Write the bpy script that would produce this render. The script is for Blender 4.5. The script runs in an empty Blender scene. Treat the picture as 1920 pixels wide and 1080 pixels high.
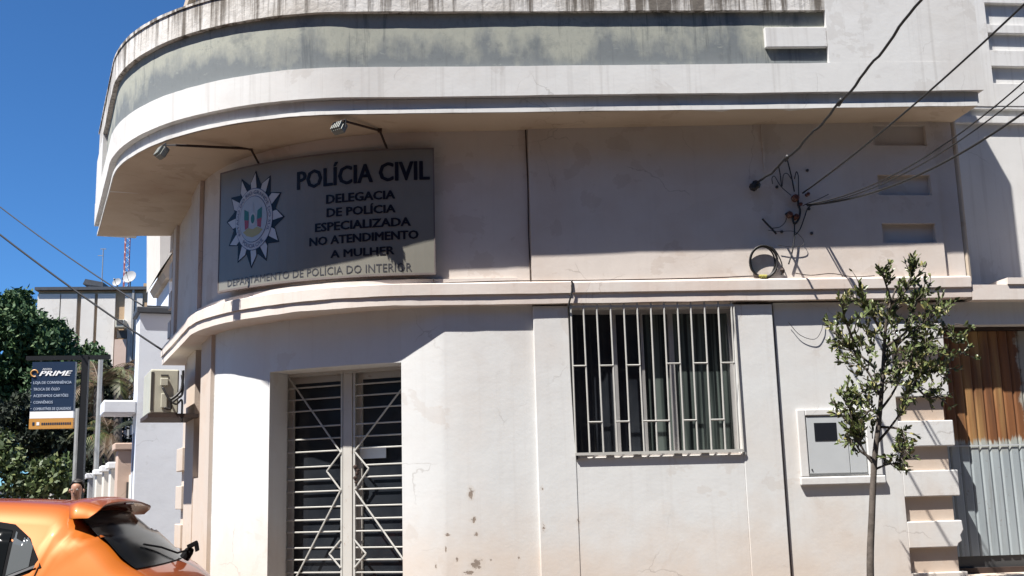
import bpy, bmesh, math, random
import numpy as np
from mathutils import Vector, Matrix
from math import sin, cos, tan, pi, radians, sqrt, atan2
random.seed(7)
S = bpy.context.scene
COL = S.collection

# ------------------------------------------------------------------ camera
CP = Vector((0, -9.8, 1.55)); YAW = radians(6.5); PITCH = radians(10.6); ROLL = .027; FPX = 2058.
fw = Vector((sin(YAW)*cos(PITCH), cos(YAW)*cos(PITCH), sin(PITCH)))
rt0 = Vector((cos(YAW), -sin(YAW), 0)); up0 = rt0.cross(fw)
rt = rt0*cos(ROLL) - up0*sin(ROLL); up = up0*cos(ROLL) + rt0*sin(ROLL)
cam = bpy.data.cameras.new('camera'); camo = bpy.data.objects.new('camera', cam); COL.objects.link(camo)
cam.sensor_width = 36; cam.lens = FPX/1920*36; cam.clip_end = 3000; cam.clip_start = .05
camo.matrix_world = Matrix(((rt.x, up.x, -fw.x, CP.x), (rt.y, up.y, -fw.y, CP.y), (rt.z, up.z, -fw.z, CP.z), (0, 0, 0, 1)))
S.camera = camo

# ------------------------------------------------------------------ sun, sky, exposure
SUND = Vector((1.3, 1.0, -2.84)).normalized()           # the way the light travels
sl = bpy.data.lights.new('sun', 'SUN'); sl.energy = 5.0; sl.angle = radians(.53); sl.color = (1, .962, .905)
so = bpy.data.objects.new('sun', sl); COL.objects.link(so); so.rotation_euler = SUND.to_track_quat('-Z', 'Y').to_euler(); so.location = (-20, -20, 40)
W = bpy.data.worlds.new('World'); S.world = W; W.use_nodes = True
wn = W.node_tree; bg = wn.nodes['Background']
sky = wn.nodes.new('ShaderNodeTexSky'); sky.sky_type = 'NISHITA'; sky.sun_disc = False
sky.sun_elevation = math.asin(-SUND.z); sky.sun_rotation = atan2(-SUND.x, -SUND.y)
sky.air_density = 1.0; sky.dust_density = 0; sky.ozone_density = 5; sky.altitude = 2500
mx_ = wn.nodes.new('ShaderNodeMix'); mx_.data_type = 'RGBA'; mx_.blend_type = 'MULTIPLY'; mx_.inputs[0].default_value = 1; mx_.inputs[7].default_value = (.60, 1.03, 1.34, 1)
wn.links.new(sky.outputs[0], mx_.inputs[6]); wn.links.new(mx_.outputs[2], bg.inputs[0]); bg.inputs[1].default_value = .052
S.view_settings.view_transform = 'Standard'; S.view_settings.look = 'None'; S.view_settings.gamma = 1
S.view_settings.use_curve_mapping = False; S.view_settings.exposure = 1.17
S.render.engine = 'CYCLES'

# ------------------------------------------------------------------ pixel -> place helpers (each needs a real plane in the scene)
def ray(x, y): return fw + rt*((x-960)/FPX) - up*((y-540)/FPX)
def at(x, y, Y=0.):
    d = ray(x, y); return CP + d*((Y-CP.y)/d.y)
def atz(x, y, z):
    d = ray(x, y); return CP + d*((z-CP.z)/d.z)
def atpl(x, y, P, n):
    d = ray(x, y); return CP + d*((P-CP).dot(n)/d.dot(n))
def atcyl(x, y, O, R):
    d = ray(x, y); ox, oy = CP.x-O[0], CP.y-O[1]; a = d.x*d.x+d.y*d.y; b = 2*(ox*d.x+oy*d.y); c = ox*ox+oy*oy-R*R
    t = (-b-sqrt(max(0, b*b-4*a*c)))/2/a; return CP + d*t
TH = radians(17.4)
LD = Vector((-sin(TH), cos(TH), 0)); LN = Vector((-cos(TH), -sin(TH), 0)); CC = Vector((-1.45, 0, 0))
def L(b, s, z=0): return CC + LN*b + LD*s + Vector((0, 0, z))
def ats(x, y, s):                                       # on the plane across the side street at distance s
    p = atpl(x, y, CC+LD*s, LD); q = p-CC; return q.dot(LN), p.z
def atb(x, y, b):                                       # on a plane parallel to the side street wall
    p = atpl(x, y, CC+LN*b, LN); q = p-CC; return q.dot(LD), p.z

# ------------------------------------------------------------------ materials
MATS = {}
class N:
    def __init__(s, name):
        s.m = bpy.data.materials.new(name); s.m.use_nodes = True; s.t = s.m.node_tree; s.b = s.t.nodes['Principled BSDF']
        s._pos = None
    def new(s, k, **kw):
        n = s.t.nodes.new(k)
        for a, v in kw.items(): setattr(n, a, v)
        return n
    def put(s, sock, v):
        if v is None: return
        if isinstance(v, bpy.types.NodeSocket): s.t.links.new(v, sock)
        elif isinstance(v, (tuple, list)) and len(v) == 3 and len(sock.default_value) == 4: sock.default_value = (*v, 1)
        else: sock.default_value = v
    def pos(s):
        if s._pos is None: s._pos = s.new('ShaderNodeTexCoord').outputs['Object']
        return s._pos
    def map(s, scale=(1, 1, 1), loc=(0, 0, 0), v=None):
        n = s.new('ShaderNodeMapping'); s.put(n.inputs[0], v or s.pos()); n.inputs['Scale'].default_value = scale; n.inputs['Location'].default_value = loc
        return n.outputs[0]
    def noise(s, scale=5, detail=4, rough=.55, v=None, dist=0):
        n = s.new('ShaderNodeTexNoise'); s.put(n.inputs['Vector'], v or s.pos()); n.inputs['Scale'].default_value = scale
        n.inputs['Detail'].default_value = detail; n.inputs['Roughness'].default_value = rough; n.inputs['Distortion'].default_value = dist
        return n.outputs[0]
    def ramp(s, f, lo, hi, a=0., b=1.):
        n = s.new('ShaderNodeMapRange'); s.put(n.inputs[0], f); n.inputs[1].default_value = lo; n.inputs[2].default_value = hi
        n.inputs[3].default_value = a; n.inputs[4].default_value = b; return n.outputs[0]
    def mix(s, f, a, b, mode='MIX'):
        n = s.new('ShaderNodeMix', data_type='RGBA', blend_type=mode); s.put(n.inputs[0], f); s.put(n.inputs[6], a); s.put(n.inputs[7], b); return n.outputs[2]
    def math(s, op, a, b=None):
        n = s.new('ShaderNodeMath', operation=op); s.put(n.inputs[0], a); s.put(n.inputs[1], b); return n.outputs[0]
    def sep(s, v=None):
        n = s.new('ShaderNodeSeparateXYZ'); s.put(n.inputs[0], v or s.pos()); return n.outputs
    def bump(s, h, strength=.3, dist=.01):
        n = s.new('ShaderNodeBump'); s.put(n.inputs['Height'], h); n.inputs['Strength'].default_value = strength; n.inputs['Distance'].default_value = dist
        s.t.links.new(n.outputs[0], s.b.inputs['Normal'])
    def fin(s, col=None, rough=.8, metal=0., spec=.3, **kw):
        s.put(s.b.inputs['Base Color'], col); s.put(s.b.inputs['Roughness'], rough); s.put(s.b.inputs['Metallic'], metal)
        s.b.inputs['Specular IOR Level'].default_value = spec
        for k, v in kw.items(): s.put(s.b.inputs[k.replace('_', ' ')], v)
        MATS[s.m.name] = s.m; return s.m

def plaster(name, base, dirt, low=None, chips=(), streak=0., warm=.35):
    n = N(name); z = n.sep()[2]
    c = n.mix(n.math('MULTIPLY', n.ramp(n.noise(.9, 6, .6), .45, .75), warm), base, dirt)
    c = n.mix(n.math('MULTIPLY', n.ramp(n.noise(2.3, 6, .65, n.map((1, 1, .45), (3, 7, 1))), .5, .8), .35), c, tuple(x*.82 for x in base))
    pt = n.ramp(n.noise(.8, 5, .5, n.map((1, 1, 1.3), (7, 1, 5)), .6), .548, .556); c = n.mix(n.math('MULTIPLY', pt, .30), c, tuple(x*1.05 for x in base))
    pt2 = n.ramp(n.noise(1.7, 7, .62, n.map((1, 1, 1), (2, 9, 5)), .4), .60, .612); c = n.mix(n.math('MULTIPLY', pt2, .22), c, tuple(x*.8 for x in dirt))
    fl = n.ramp(n.noise(55, 4, .7), .66, .72); c = n.mix(n.math('MULTIPLY', fl, .25), c, tuple(x*.55 for x in dirt))
    if streak:
        st = n.ramp(n.noise(1, 5, .6, n.map((17, 17, .5))), .53, .70)
        c = n.mix(n.math('MULTIPLY', st, streak), c, tuple(x*.6 for x in dirt))
    if low:
        zz = n.math('ADD', z, n.ramp(n.noise(1.6, 5, .6), .3, .7, -.35, .35))
        c = n.mix(n.math('MULTIPLY', n.ramp(zz, 1.45, .7), .75), c, low)
    vo = n.new('ShaderNodeTexVoronoi', feature='DISTANCE_TO_EDGE'); vo.inputs['Scale'].default_value = 1.1
    dv = n.new('ShaderNodeMix', data_type='RGBA'); dv.inputs[0].default_value = .16; n.put(dv.inputs[6], n.pos()); nt = n.new('ShaderNodeTexNoise'); nt.inputs['Scale'].default_value = 5; nt.inputs['Detail'].default_value = 6; n.put(nt.inputs['Vector'], n.pos()); n.put(dv.inputs[7], nt.outputs['Color']); n.put(vo.inputs['Vector'], dv.outputs[2])
    ck = n.math('MULTIPLY', n.ramp(vo.outputs['Distance'], .0045, .0015), n.ramp(n.noise(1.3, 3, .5, n.map((1, 1, 1), (9, 2, 4))), .54, .60))
    c = n.mix(n.math('MULTIPLY', ck, .32), c, tuple(x*.42 for x in dirt))
    sc = n.ramp(n.noise(1, 7, .75, n.map((6, 6, 9), (1, 8, 3))), .66, .74); c = n.mix(n.math('MULTIPLY', sc, .28), c, tuple(x*.62 for x in dirt))
    h = n.noise(34, 4, .6); h2 = n.noise(4, 3, .5)
    hh = n.math('ADD', n.math('MULTIPLY', h, .5), n.math('MULTIPLY', h2, 2.2))
    if chips:
        tot = None; rim = None; wob = n.ramp(n.noise(30, 6, .7), .3, .7, -.85, .85)
        for (p, rx, rz) in chips:
            v = n.new('ShaderNodeVectorMath', operation='SUBTRACT'); n.put(v.inputs[0], n.pos()); v.inputs[1].default_value = p
            v2 = n.new('ShaderNodeVectorMath', operation='MULTIPLY'); n.put(v2.inputs[0], v.outputs[0]); v2.inputs[1].default_value = (1/rx, 1/(rx*3), 1/rz)
            v3 = n.new('ShaderNodeVectorMath', operation='LENGTH'); n.put(v3.inputs[0], v2.outputs[0])
            e = n.ramp(n.math('ADD', v3.outputs['Value'], wob), 1.0, .85)
            tot = e if tot is None else n.math('MAXIMUM', tot, e)
            e = n.ramp(n.math('ADD', v3.outputs['Value'], wob), 1.75, 1.65); rim = e if rim is None else n.math('MAXIMUM', rim, e)
        c = n.mix(n.math('MULTIPLY', rim, .3), c, (.50, .44, .38))
        c = n.mix(tot, c, n.mix(n.noise(40), (.16, .13, .11), (.33, .27, .22)))
        hh = n.math('SUBTRACT', hh, n.math('MULTIPLY', tot, 1.6))
    n.bump(hh, .22, .007)
    return n.fin(c, .88, spec=.2)

chips = []
for (x, y, rx, rz) in [(883, 925, 7, 12), (888, 975, 6, 7), (839, 1003, 5, 4), (894, 1058, 13, 12), (880, 1074, 12, 5), (1083, 978, 4, 9), (1084, 995, 3, 5),
                       (1015, 915, 4, 6), (1018, 990, 4, 12), (857, 1050, 3, 5), (893, 1002, 5, 4), (973, 1046, 3, 6), (818, 1062, 3, 7), (1452, 872, 3, 4), (920, 1050, 3, 3), (836, 1030, 2, 6)]:
    p = at(x, y, 0); chips.append((tuple(p), rx/300, rz/300))
WALL = (.585, .588, .580); DIRT = (.53, .45, .385)
plaster('wall_plaster', WALL, DIRT, low=(.55, .47, .40), chips=chips, warm=.42, streak=.10)
plaster('upper_plaster', (.60, .54, .49), (.47, .36, .28), warm=.6, streak=.05)
plaster('ledge_plaster', (.60, .545, .50), (.55, .40, .32), warm=.75, streak=.12)
plaster('balcony_plaster', (.585, .58, .565), (.44, .40, .36), streak=.28, warm=.5)
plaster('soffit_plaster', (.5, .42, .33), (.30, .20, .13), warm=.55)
plaster('groove_plaster', (.50, .42, .35), (.48, .33, .23), warm=.7)
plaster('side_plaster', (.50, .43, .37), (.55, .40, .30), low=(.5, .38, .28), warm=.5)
plaster('white_house_paint', (.66, .70, .76), (.58, .60, .62), warm=.2)
plaster('cream_paint', (.60, .57, .52), (.5, .44, .38), warm=.3)
plaster('grey_paint', (.28, .28, .29), (.22, .21, .20))
plaster('pink_stone', (.5, .38, .31), (.4, .27, .2))

def capmat():
    n = N('stained_cap'); p = n.pos(); z = n.sep()[2]
    c = n.mix(n.ramp(n.noise(2, 5, .6), .4, .7), (.60, .58, .55), (.42, .39, .35))
    # thin rain streaks of black algae; they start at the top edge and run out at different heights
    zz = n.ramp(z, 5.80, 6.18)
    s1 = n.noise(1, 3, .6, n.map((13, 13, .35))); s2 = n.noise(1, 5, .75, n.map((38, 38, 1.6), (5, 2, 1)))
    k = n.math('ADD', n.math('ADD', n.math('MULTIPLY', s1, .75), n.math('MULTIPLY', s2, .45)), n.math('MULTIPLY', zz, .10))
    k = n.math('ADD', k, n.ramp(n.noise(1.1, 3, .5, n.map((1, 1, .01), (3, 8, 0))), .35, .65, -.10, .10))
    c = n.mix(n.math('MULTIPLY', n.ramp(k, .60, .74), .9), c, (.085, .07, .055))
    c = n.mix(n.math('MULTIPLY', n.ramp(n.noise(30, 6, .8), .60, .68), .55), c, (.16, .13, .10))
    c = n.mix(n.math('MULTIPLY', n.ramp(n.math('ADD', zz, n.math('MULTIPLY', n.noise(9, 5, .7), .5)), 1.10, 1.32), .9), c, (.06, .05, .04))
    n.bump(n.noise(20, 5, .6), .5, .015); return n.fin(c, .9)
capmat()
def mossmat():
    n = N('moss_band'); z = n.sep()[2]; x = n.sep()[0]
    zt = n.math('SUBTRACT', z, n.math('MULTIPLY', x, .027))
    d = n.math('ADD', n.ramp(zt, 5.31, 5.72), n.ramp(n.noise(1.0, 6, .62, n.map((3.2, 3.2, 1.6))), .3, .7, -.6, .6))
    c = n.mix(n.ramp(d, .25, .85), (.155, .17, .175), (.31, .315, .27))
    dk = n.ramp(n.noise(1, 6, .7, n.map((2.6, 2.6, 3.2), (4, 1, 2))), .56, .70)
    c = n.mix(n.math('MULTIPLY', dk, .6), c, (.12, .135, .14))
    sp = n.ramp(n.noise(7, 5, .7, n.map((1, 1, 2.2))), .60, .72)
    c = n.mix(n.math('MULTIPLY', sp, .45), c, (.36, .37, .33))
    dp = n.math('MULTIPLY', n.ramp(n.noise(1, 5, .7, n.map((15, 15, .9), (3, 3, 3))), .54, .62), n.ramp(n.noise(1, 4, .6, n.map((1.6, 1.6, 1.2), (2, 7, 2))), .48, .58)); c = n.mix(n.math('MULTIPLY', dp, .5), c, (.085, .095, .10))
    f1 = n.ramp(n.noise(26, 6, .75, n.map((1, 1, .6))), .50, .72); c = n.mix(n.math('MULTIPLY', f1, .28), c, (.10, .11, .11))
    f2 = n.ramp(n.noise(3.4, 7, .7, n.map((1, 1, 1.4), (8, 3, 1))), .62, .64); c = n.mix(n.math('MULTIPLY', f2, .35), c, (.11, .12, .125))
    n.bump(n.noise(14, 5, .6), .25, .006); return n.fin(c, .9)
mossmat()
def simple(name, col, rough=.5, metal=0., spec=.5, var=.0, scale=6, bump=0, **kw):
    n = N(name); c = col
    if var: c = n.mix(n.ramp(n.noise(scale, 4, .6), .35, .7), col, tuple(v*(1-var) for v in col))
    if bump: n.bump(n.noise(scale*6, 3), bump, .004)
    return n.fin(c, rough, metal, spec, **kw)
simple('white_metal', (.44, .43, .40), .45, var=.15, scale=9)
def rusty():
    n = N('worn_white_metal'); f = n.ramp(n.noise(9, 6, .75), .60, .70)
    return n.fin(n.mix(f, n.mix(n.noise(5), (.48, .465, .43), (.38, .36, .33)), (.20, .10, .05)), .55)
rusty()
simple('aluminium', (.42, .41, .40), .35, .4, var=.15)
n = N('dark_glass'); n.fin(n.mix(n.ramp(n.noise(1.6, 3), .4, .7), (.012, .014, .018), (.03, .034, .04)), .06, spec=.5)
n = N('curtained_glass'); n.fin(n.mix(n.ramp(n.noise(1, 2, .5, n.map((22, 22, .4))), .42, .62), (.015, .02, .02), (.09, .11, .10)), .12, spec=.5)
simple('black_cable', (.018, .017, .017), .5)
simple('grey_cable', (.035, .037, .042), .7, spec=.2)
simple('brown_iron', (.045, .025, .018), .7, var=.4)
simple('lamp_grey', (.17, .18, .165), .55, .1, var=.2, scale=20)
simple('lamp_dark', (.05, .05, .05), .5)
simple('insulator', (.10, .035, .025), .3)
simple('porcelain', (.6, .6, .58), .25)
simple('yellow_tape', (.30, .27, .05), .6)
simple('sign_board', (.205, .195, .165), .32, .0, .5, var=.12, scale=2.5)
simple('sign_edge', (.16, .13, .12), .6, var=.3)
simple('navy_print', (.006, .006, .012), .4, spec=.3)
simple('dark_print', (.05, .05, .055), .4)
simple('white_print', (.48, .49, .51), .35)
simple('badge_field', (.38, .42, .46), .35)
simple('blue_print', (.03, .05, .14), .35)
simple('green_print', (.02, .13, .09), .35)
simple('red_print', (.33, .02, .03), .35)
simple('yellow_print', (.38, .33, .12), .4)
simple('paper', (.62, .66, .66), .6, var=.1)
simple('box_grey', (.46, .48, .49), .4, var=.08, scale=3)
simple('meter_black', (.015, .017, .022), .15)
simple('ac_beige', (.47, .455, .37), .5, var=.14, scale=7)
simple('ac_dark', (.05, .045, .04), .6)
simple('tan_paint', (.42, .30, .19), .85, var=.12, spec=.2)
simple('roof_dark', (.05, .055, .065), .6, var=.3)
simple('asphalt', (.055, .053, .05), .9, var=.25, scale=8, bump=.4)
simple('pavement_tile', (.13, .095, .07), .85, var=.2, scale=3, bump=.2)
simple('kerb_stone', (.33, .31, .28), .85, var=.2, bump=.2)
simple('garden_soil', (.06, .045, .032), .95, var=.4, bump=.5)
simple('steel_post', (.010, .011, .013), .6, 0, .2)
simple('grey_post', (.30, .30, .29), .6, .2, var=.2)
simple('tower_red', (.28, .05, .04), .6)
simple('tower_white', (.55, .55, .55), .6)
simple('dish_white', (.30, .30, .30), .7)
simple('panel_navy', (.010, .024, .055), .4)
simple('panel_white', (.75, .75, .75), .5)
simple('panel_text', (.35, .40, .48), .5)
simple('panel_orange', (.46, .22, .045), .5)
simple('skin', (.34, .18, .12), .55, var=.1)
simple('hair', (.015, .011, .009), .6)
simple('shirt', (.12, .13, .17), .8)
simple('trousers', (.05, .05, .07), .8)
simple('eye_white', (.3, .27, .25), .5)
simple('tyre', (.02, .02, .02), .8)
simple('rim', (.4, .4, .42), .3, .8)
simple('car_trim', (.007, .007, .008), .8, spec=.1)
simple('car_bright_trim', (.35, .35, .36), .25, .9)
simple('tail_lamp', (.22, .005, .012), .1, Coat_Weight=1.0)
simple('number_plate', (.6, .6, .6), .4)
n = N('car_glass'); n.fin((.006, .007, .008), .12, spec=.16, IOR=1.16)
n = N('quarter_glass'); n.fin(n.mix(n.noise(1.5, 2), (.05, .055, .06), (.12, .13, .135)), .08, spec=.6)
def paint():
    n = N('orange_paint')
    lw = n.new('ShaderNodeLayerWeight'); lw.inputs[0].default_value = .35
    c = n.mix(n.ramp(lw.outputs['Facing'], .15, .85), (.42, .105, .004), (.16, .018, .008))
    fl = n.noise(900, 1)
    c = n.mix(n.math('MULTIPLY', fl, .25), c, (.5, .15, .012))
    n.fin(c, .5, .15, .35, Coat_Weight=.55, Coat_Roughness=.04)
paint()
def wood(name, a, b, grey):
    pass
def garage():
    n = N('garage_sheet'); x, y, z = n.sep()
    base = n.mix(n.ramp(n.noise(1, 4, .6, n.map((5, 5, .6))), .35, .7), (.33, .37, .385), (.25, .285, .30))
    brown = n.mix(n.ramp(n.noise(1, 5, .65, n.map((9, 9, .5), (2, 2, 2))), .35, .7), (.25, .105, .04), (.10, .045, .024))
    # the upper half has gone brown with rust; the stain stops in a ragged line and leaves the far side pale
    e = n.math('ADD', z, n.ramp(n.noise(1.4, 6, .6, n.map((2.0, 2.0, .6))), .3, .7, -.07, .07))
    e = n.math('ADD', e, n.ramp(n.noise(1, 5, .7, n.map((34, 34, 2.2))), .3, .7, -.045, .045))
    f = n.ramp(e, 1.895, 1.925)
    halo = n.ramp(e, 1.78, 1.90)
    pale = n.ramp(n.math('ADD', x, n.ramp(n.noise(3, 5, .7), .3, .7, -.06, .06)), 6.04, 6.07)
    base = n.mix(n.math('MULTIPLY', halo, .5), base, (.40, .37, .27))
    brown = n.mix(n.ramp(n.noise(1, 4, .6, n.map((2.5, 2.5, .25), (6, 1, 1))), .5, .62), brown, (.36, .22, .09))
    c = n.mix(n.math('MULTIPLY', f, n.math('SUBTRACT', 1.0, n.math('MULTIPLY', pale, .8))), base, brown)
    c = n.mix(n.math('MULTIPLY', n.ramp(n.noise(1, 6, .7, n.map((30, 30, 1.2))), .55, .7), .35), c, (.12, .09, .07))
    c = n.mix(n.math('MULTIPLY', n.ramp(n.noise(20, 6, .75), .62, .67), .5), c, (.14, .08, .05))
    n.bump(n.noise(30, 3), .1, .004); n.fin(c, .55, spec=.3)
garage()
def leafmat(name, a, b, c3, rough=.45, trans=.0):
    n = N(name); g = n.new('ShaderNodeNewGeometry')
    r = g.outputs['Random Per Island']
    c = n.mix(r, a, b); c = n.mix(n.ramp(r, .82, .9), c, c3)
    n.fin(c, rough, spec=.4)
leafmat('sapling_leaf', (.06, .085, .026), (.135, .155, .055), (.22, .20, .075), .4)
leafmat('cypress_leaf', (.016, .048, .014), (.045, .095, .030), (.075, .12, .04), .7)
leafmat('bush_leaf', (.03, .05, .012), (.07, .10, .03), (.13, .15, .05), .55)
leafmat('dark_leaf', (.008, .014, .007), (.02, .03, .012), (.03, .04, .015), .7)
leafmat('palm_leaf', (.05, .075, .02), (.12, .12, .045), (.17, .10, .05), .5)
leafmat('dry_leaf', (.12, .07, .035), (.07, .05, .03), (.10, .09, .04), .6)
n = N('bark'); n.bump(n.noise(60, 4), .5, .004); n.fin(n.mix(n.ramp(n.noise(12, 5), .35, .65), (.12, .10, .085), (.055, .045, .038)), .9)
n = N('dark_bark'); n.fin((.05, .04, .03), .9)

# ------------------------------------------------------------------ mesh helpers
class MB:
    def __init__(s): s.v = []; s.f = []
    def add(s, vs, fs):
        o = len(s.v); s.v += [tuple(p) for p in vs]; s.f += [tuple(i+o for i in f) for f in fs]; return s
    def box(s, x0, x1, y0, y1, z0, z1, M=None):
        vs = [Vector((x, y, z)) for z in (z0, z1) for y in (y0, y1) for x in (x0, x1)]
        if M: vs = [M@v for v in vs]
        return s.add(vs, [(0, 2, 3, 1), (4, 5, 7, 6), (0, 1, 5, 4), (2, 6, 7, 3), (0, 4, 6, 2), (1, 3, 7, 5)])
    def obox(s, o, ax, ay, az):                          # corner o and three edge vectors
        o, ax, ay, az = map(Vector, (o, ax, ay, az))
        vs = [o+ax*i+ay*j+az*k for k in (0, 1) for j in (0, 1) for i in (0, 1)]
        return s.add(vs, [(0, 2, 3, 1), (4, 5, 7, 6), (0, 1, 5, 4), (2, 6, 7, 3), (0, 4, 6, 2), (1, 3, 7, 5)])
    def prism(s, poly, e):                               # polygon of 3D points swept by vector e
        n = len(poly); e = Vector(e); a = [Vector(p) for p in poly]
        return s.add(a+[p+e for p in a], [tuple(range(n))[::-1], tuple(range(n, 2*n))]+[(i, (i+1) % n, n+(i+1) % n, n+i) for i in range(n)])
    def tube(s, pts, r, k=6, cap=True):
        pts = [Vector(p) for p in pts]; n = len(pts); rs = r if isinstance(r, (list, tuple)) else [r]*n
        o = len(s.v); prev = None
        for i, p in enumerate(pts):
            t = (pts[min(i+1, n-1)]-pts[max(i-1, 0)]).normalized()
            if prev is None: a = t.orthogonal().normalized()
            else:
                a = prev - t*prev.dot(t); a = a.normalized() if a.length > 1e-6 else t.orthogonal().normalized()
            prev = a; b = t.cross(a)
            for j in range(k):
                q = 2*pi*j/k; s.v.append(tuple(p+(a*cos(q)+b*sin(q))*rs[i]))
        for i in range(n-1):
            for j in range(k):
                j2 = (j+1) % k; s.f.append((o+i*k+j, o+i*k+j2, o+(i+1)*k+j2, o+(i+1)*k+j))
        if cap: s.f.append(tuple(o+j for j in range(k))[::-1]); s.f.append(tuple(o+(n-1)*k+j for j in range(k)))
        return s
    def lathe(s, c, axis, prof, k=16):                   # prof: (distance along the axis, radius)
        c = Vector(c); ax = Vector(axis).normalized(); a = ax.orthogonal().normalized(); b = ax.cross(a); o = len(s.v)
        for (h, r) in prof:
            for j in range(k):
                q = 2*pi*j/k; s.v.append(tuple(c+ax*h+(a*cos(q)+b*sin(q))*max(r, 1e-4)))
        m = len(prof)
        for i in range(m-1):
            for j in range(k):
                j2 = (j+1) % k; s.f.append((o+i*k+j, o+i*k+j2, o+(i+1)*k+j2, o+(i+1)*k+j))
        s.f.append(tuple(o+j for j in range(k))[::-1]); s.f.append(tuple(o+(m-1)*k+j for j in range(k)))
        return s
    def obj(s, name, mat, parent=None, smooth=False, bevel=0., recalc=True, weld=False):
        me = bpy.data.meshes.new(name); me.from_pydata([tuple(v) for v in s.v], [], s.f)
        me.materials.append(MATS[mat])
        if recalc or weld:
            bm = bmesh.new(); bm.from_mesh(me)
            if weld: bmesh.ops.remove_doubles(bm, verts=bm.verts, dist=1e-5)
            bmesh.ops.recalc_face_normals(bm, faces=bm.faces); bm.to_mesh(me); bm.free()
        o = bpy.data.objects.new(name, me); COL.objects.link(o)
        if parent: o.parent = parent; o.matrix_parent_inverse = parent.matrix_world.inverted() if False else Matrix.Translation(-parent.location)
        if smooth:
            me.polygons.foreach_set('use_smooth', [True]*len(me.polygons))
            if smooth == 'auto': me.set_sharp_from_angle(angle=radians(32))
        if bevel:
            b = o.modifiers.new('bevel', 'BEVEL'); b.width = bevel; b.segments = 2; b.limit_method = 'ANGLE'; b.angle_limit = radians(40)
        return o
def thing(name, label, cat, loc=(0, 0, 0), group=None):
    o = bpy.data.objects.new(name, None); COL.objects.link(o); o.location = loc; o.empty_display_size = .2
    return tag(o, label, cat, group)
def tag(o, label=None, cat=None, group=None, kind=None):
    if label: o['label'] = label
    if cat: o['category'] = cat
    if group: o['group'] = group
    if kind: o['kind'] = kind
    return o
def bez(pts, n=8):                                       # smooth curve through points
    P = [Vector(p) for p in pts]; P = [P[0]*2-P[1]]+P+[P[-1]*2-P[-2]]; out = []
    for i in range(1, len(P)-2):
        for k in range(n):
            t = k/n; a, b, c, d = P[i-1], P[i], P[i+1], P[i+2]
            out.append(.5*((2*b)+(-a+c)*t+(2*a-5*b+4*c-d)*t*t+(-a+3*b-3*c+d)*t**3))
    out.append(P[-2]); return out

# ------------------------------------------------------------------ plan paths of the corner building
T = radians(72.6)
def arc_path(O, R, xr, send, n=40, x0=None):
    """front line from x=xr to the arc, the arc, then along the side street until y=send"""
    pts = [Vector((xr, O[1]-R))]
    nx = max(1, int((xr-O[0])/.13))
    for i in range(1, nx): pts.append(Vector((xr+(O[0]-xr)*i/nx, O[1]-R)))
    for i in range(n+1):
        a = T*i/n; pts.append(Vector((O[0]-R*sin(a), O[1]-R*cos(a))))
    e = pts[-1]; d = Vector((LD.x, LD.y)); l = (send-e.y)/d.y
    for i in range(1, 17): pts.append(e+d*l*i/16)
    return pts
def norms(path):
    out = []
    for i in range(len(path)):
        a = path[max(i-1, 0)]; b = path[min(i+1, len(path)-1)]; d = (b-a).normalized(); out.append(Vector((-d.y, d.x)))
    return out
def sweep(mb, path, prof, tilt=0., closed=True):
    nn = norms(path); m = len(prof); o = len(mb.v); JR = random.Random(len(path)*7+int(prof[0][1]*1000)); jo = [0.]*m; jz = [0.]*m; J = len(path) > 8 and prof[0][1] > 3.2
    for p, q in zip(path, nn):
        if J:                                            # hand-run mouldings are never quite true
            jo = [v*.8+JR.gauss(0, .0007) for v in jo]; jz = [v*.8+JR.gauss(0, .0011) for v in jz]
        for (off, z), a_, b_ in zip(prof, jo, jz):
            off += a_; z += b_; w = p+q*off; mb.v.append((w.x, w.y, z+tilt*max(-3.2, p.x)))
    r = m if closed else m-1
    for i in range(len(path)-1):
        for j in range(r):
            j2 = (j+1) % m; mb.f.append((o+i*m+j, o+(i+1)*m+j, o+(i+1)*m+j2, o+i*m+j2))
    if closed:
        mb.f.append(tuple(o+j for j in range(m))); mb.f.append(tuple(o+(len(path)-1)*m+j for j in range(m))[::-1])
    return mb
OW = (.24, 2.3)
END_Y = 3.85
BT = .027
# ------------------------------------------------------------------ ground
def gsheet(name, poly, z, mat):
    m = MB(); m.add([(x, y, z) for x, y in poly], [tuple(range(len(poly)))]); o = m.obj(name, mat, recalc=False); o['kind'] = 'structure'
    if o.data.polygons[0].normal.z < 0: o.data.flip_normals()
    return o
gsheet('ground', [(-900, -900), (900, -900), (900, 900), (-900, 900)], -.03, 'garden_soil')
gsheet('road', [(-60, -8.2), (60, -8.2), (60, -2.3), (-60, -2.3)], -.015, 'asphalt')
q = [L(2.2, -1.5), L(8.5, -1.5), L(8.5, 70), L(2.2, 70)]
gsheet('side_road', [(p.x, p.y) for p in q], -.011, 'asphalt')
def pave(name, poly, z=.12):
    m = MB(); m.prism([(x, y, -.04) for x, y in poly], (0, 0, z+.04)); o = m.obj(name, 'pavement_tile', bevel=.015); o['kind'] = 'structure'; return o
p1 = arc_path((-.6, 1.9), 4.05, 40, 60, n=24)
inner = [Vector((40, 1.2)), Vector((0, 1.2)), Vector((-1.2, 3.5)), Vector((-19, 60))]
pave('pavement', [(p.x, p.y) for p in p1]+[(p.x, p.y) for p in inner[::-1]])
kb = MB(); sweep(kb, p1, [(.16, -.04), (.16, .115), (.004, .125), (.004, -.04)]); o = kb.obj('kerb', 'kerb_stone'); o['kind'] = 'structure'
pave('far_pavement', [(-60, -12.5), (60, -12.5), (60, -8.2), (-60, -8.2)])
far = [L(8.5, -1.5), L(13.5, -1.5), L(13.5, 60), L(8.5, 60)]
pave('side_pavement', [(p.x, p.y) for p in far], .10)

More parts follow.
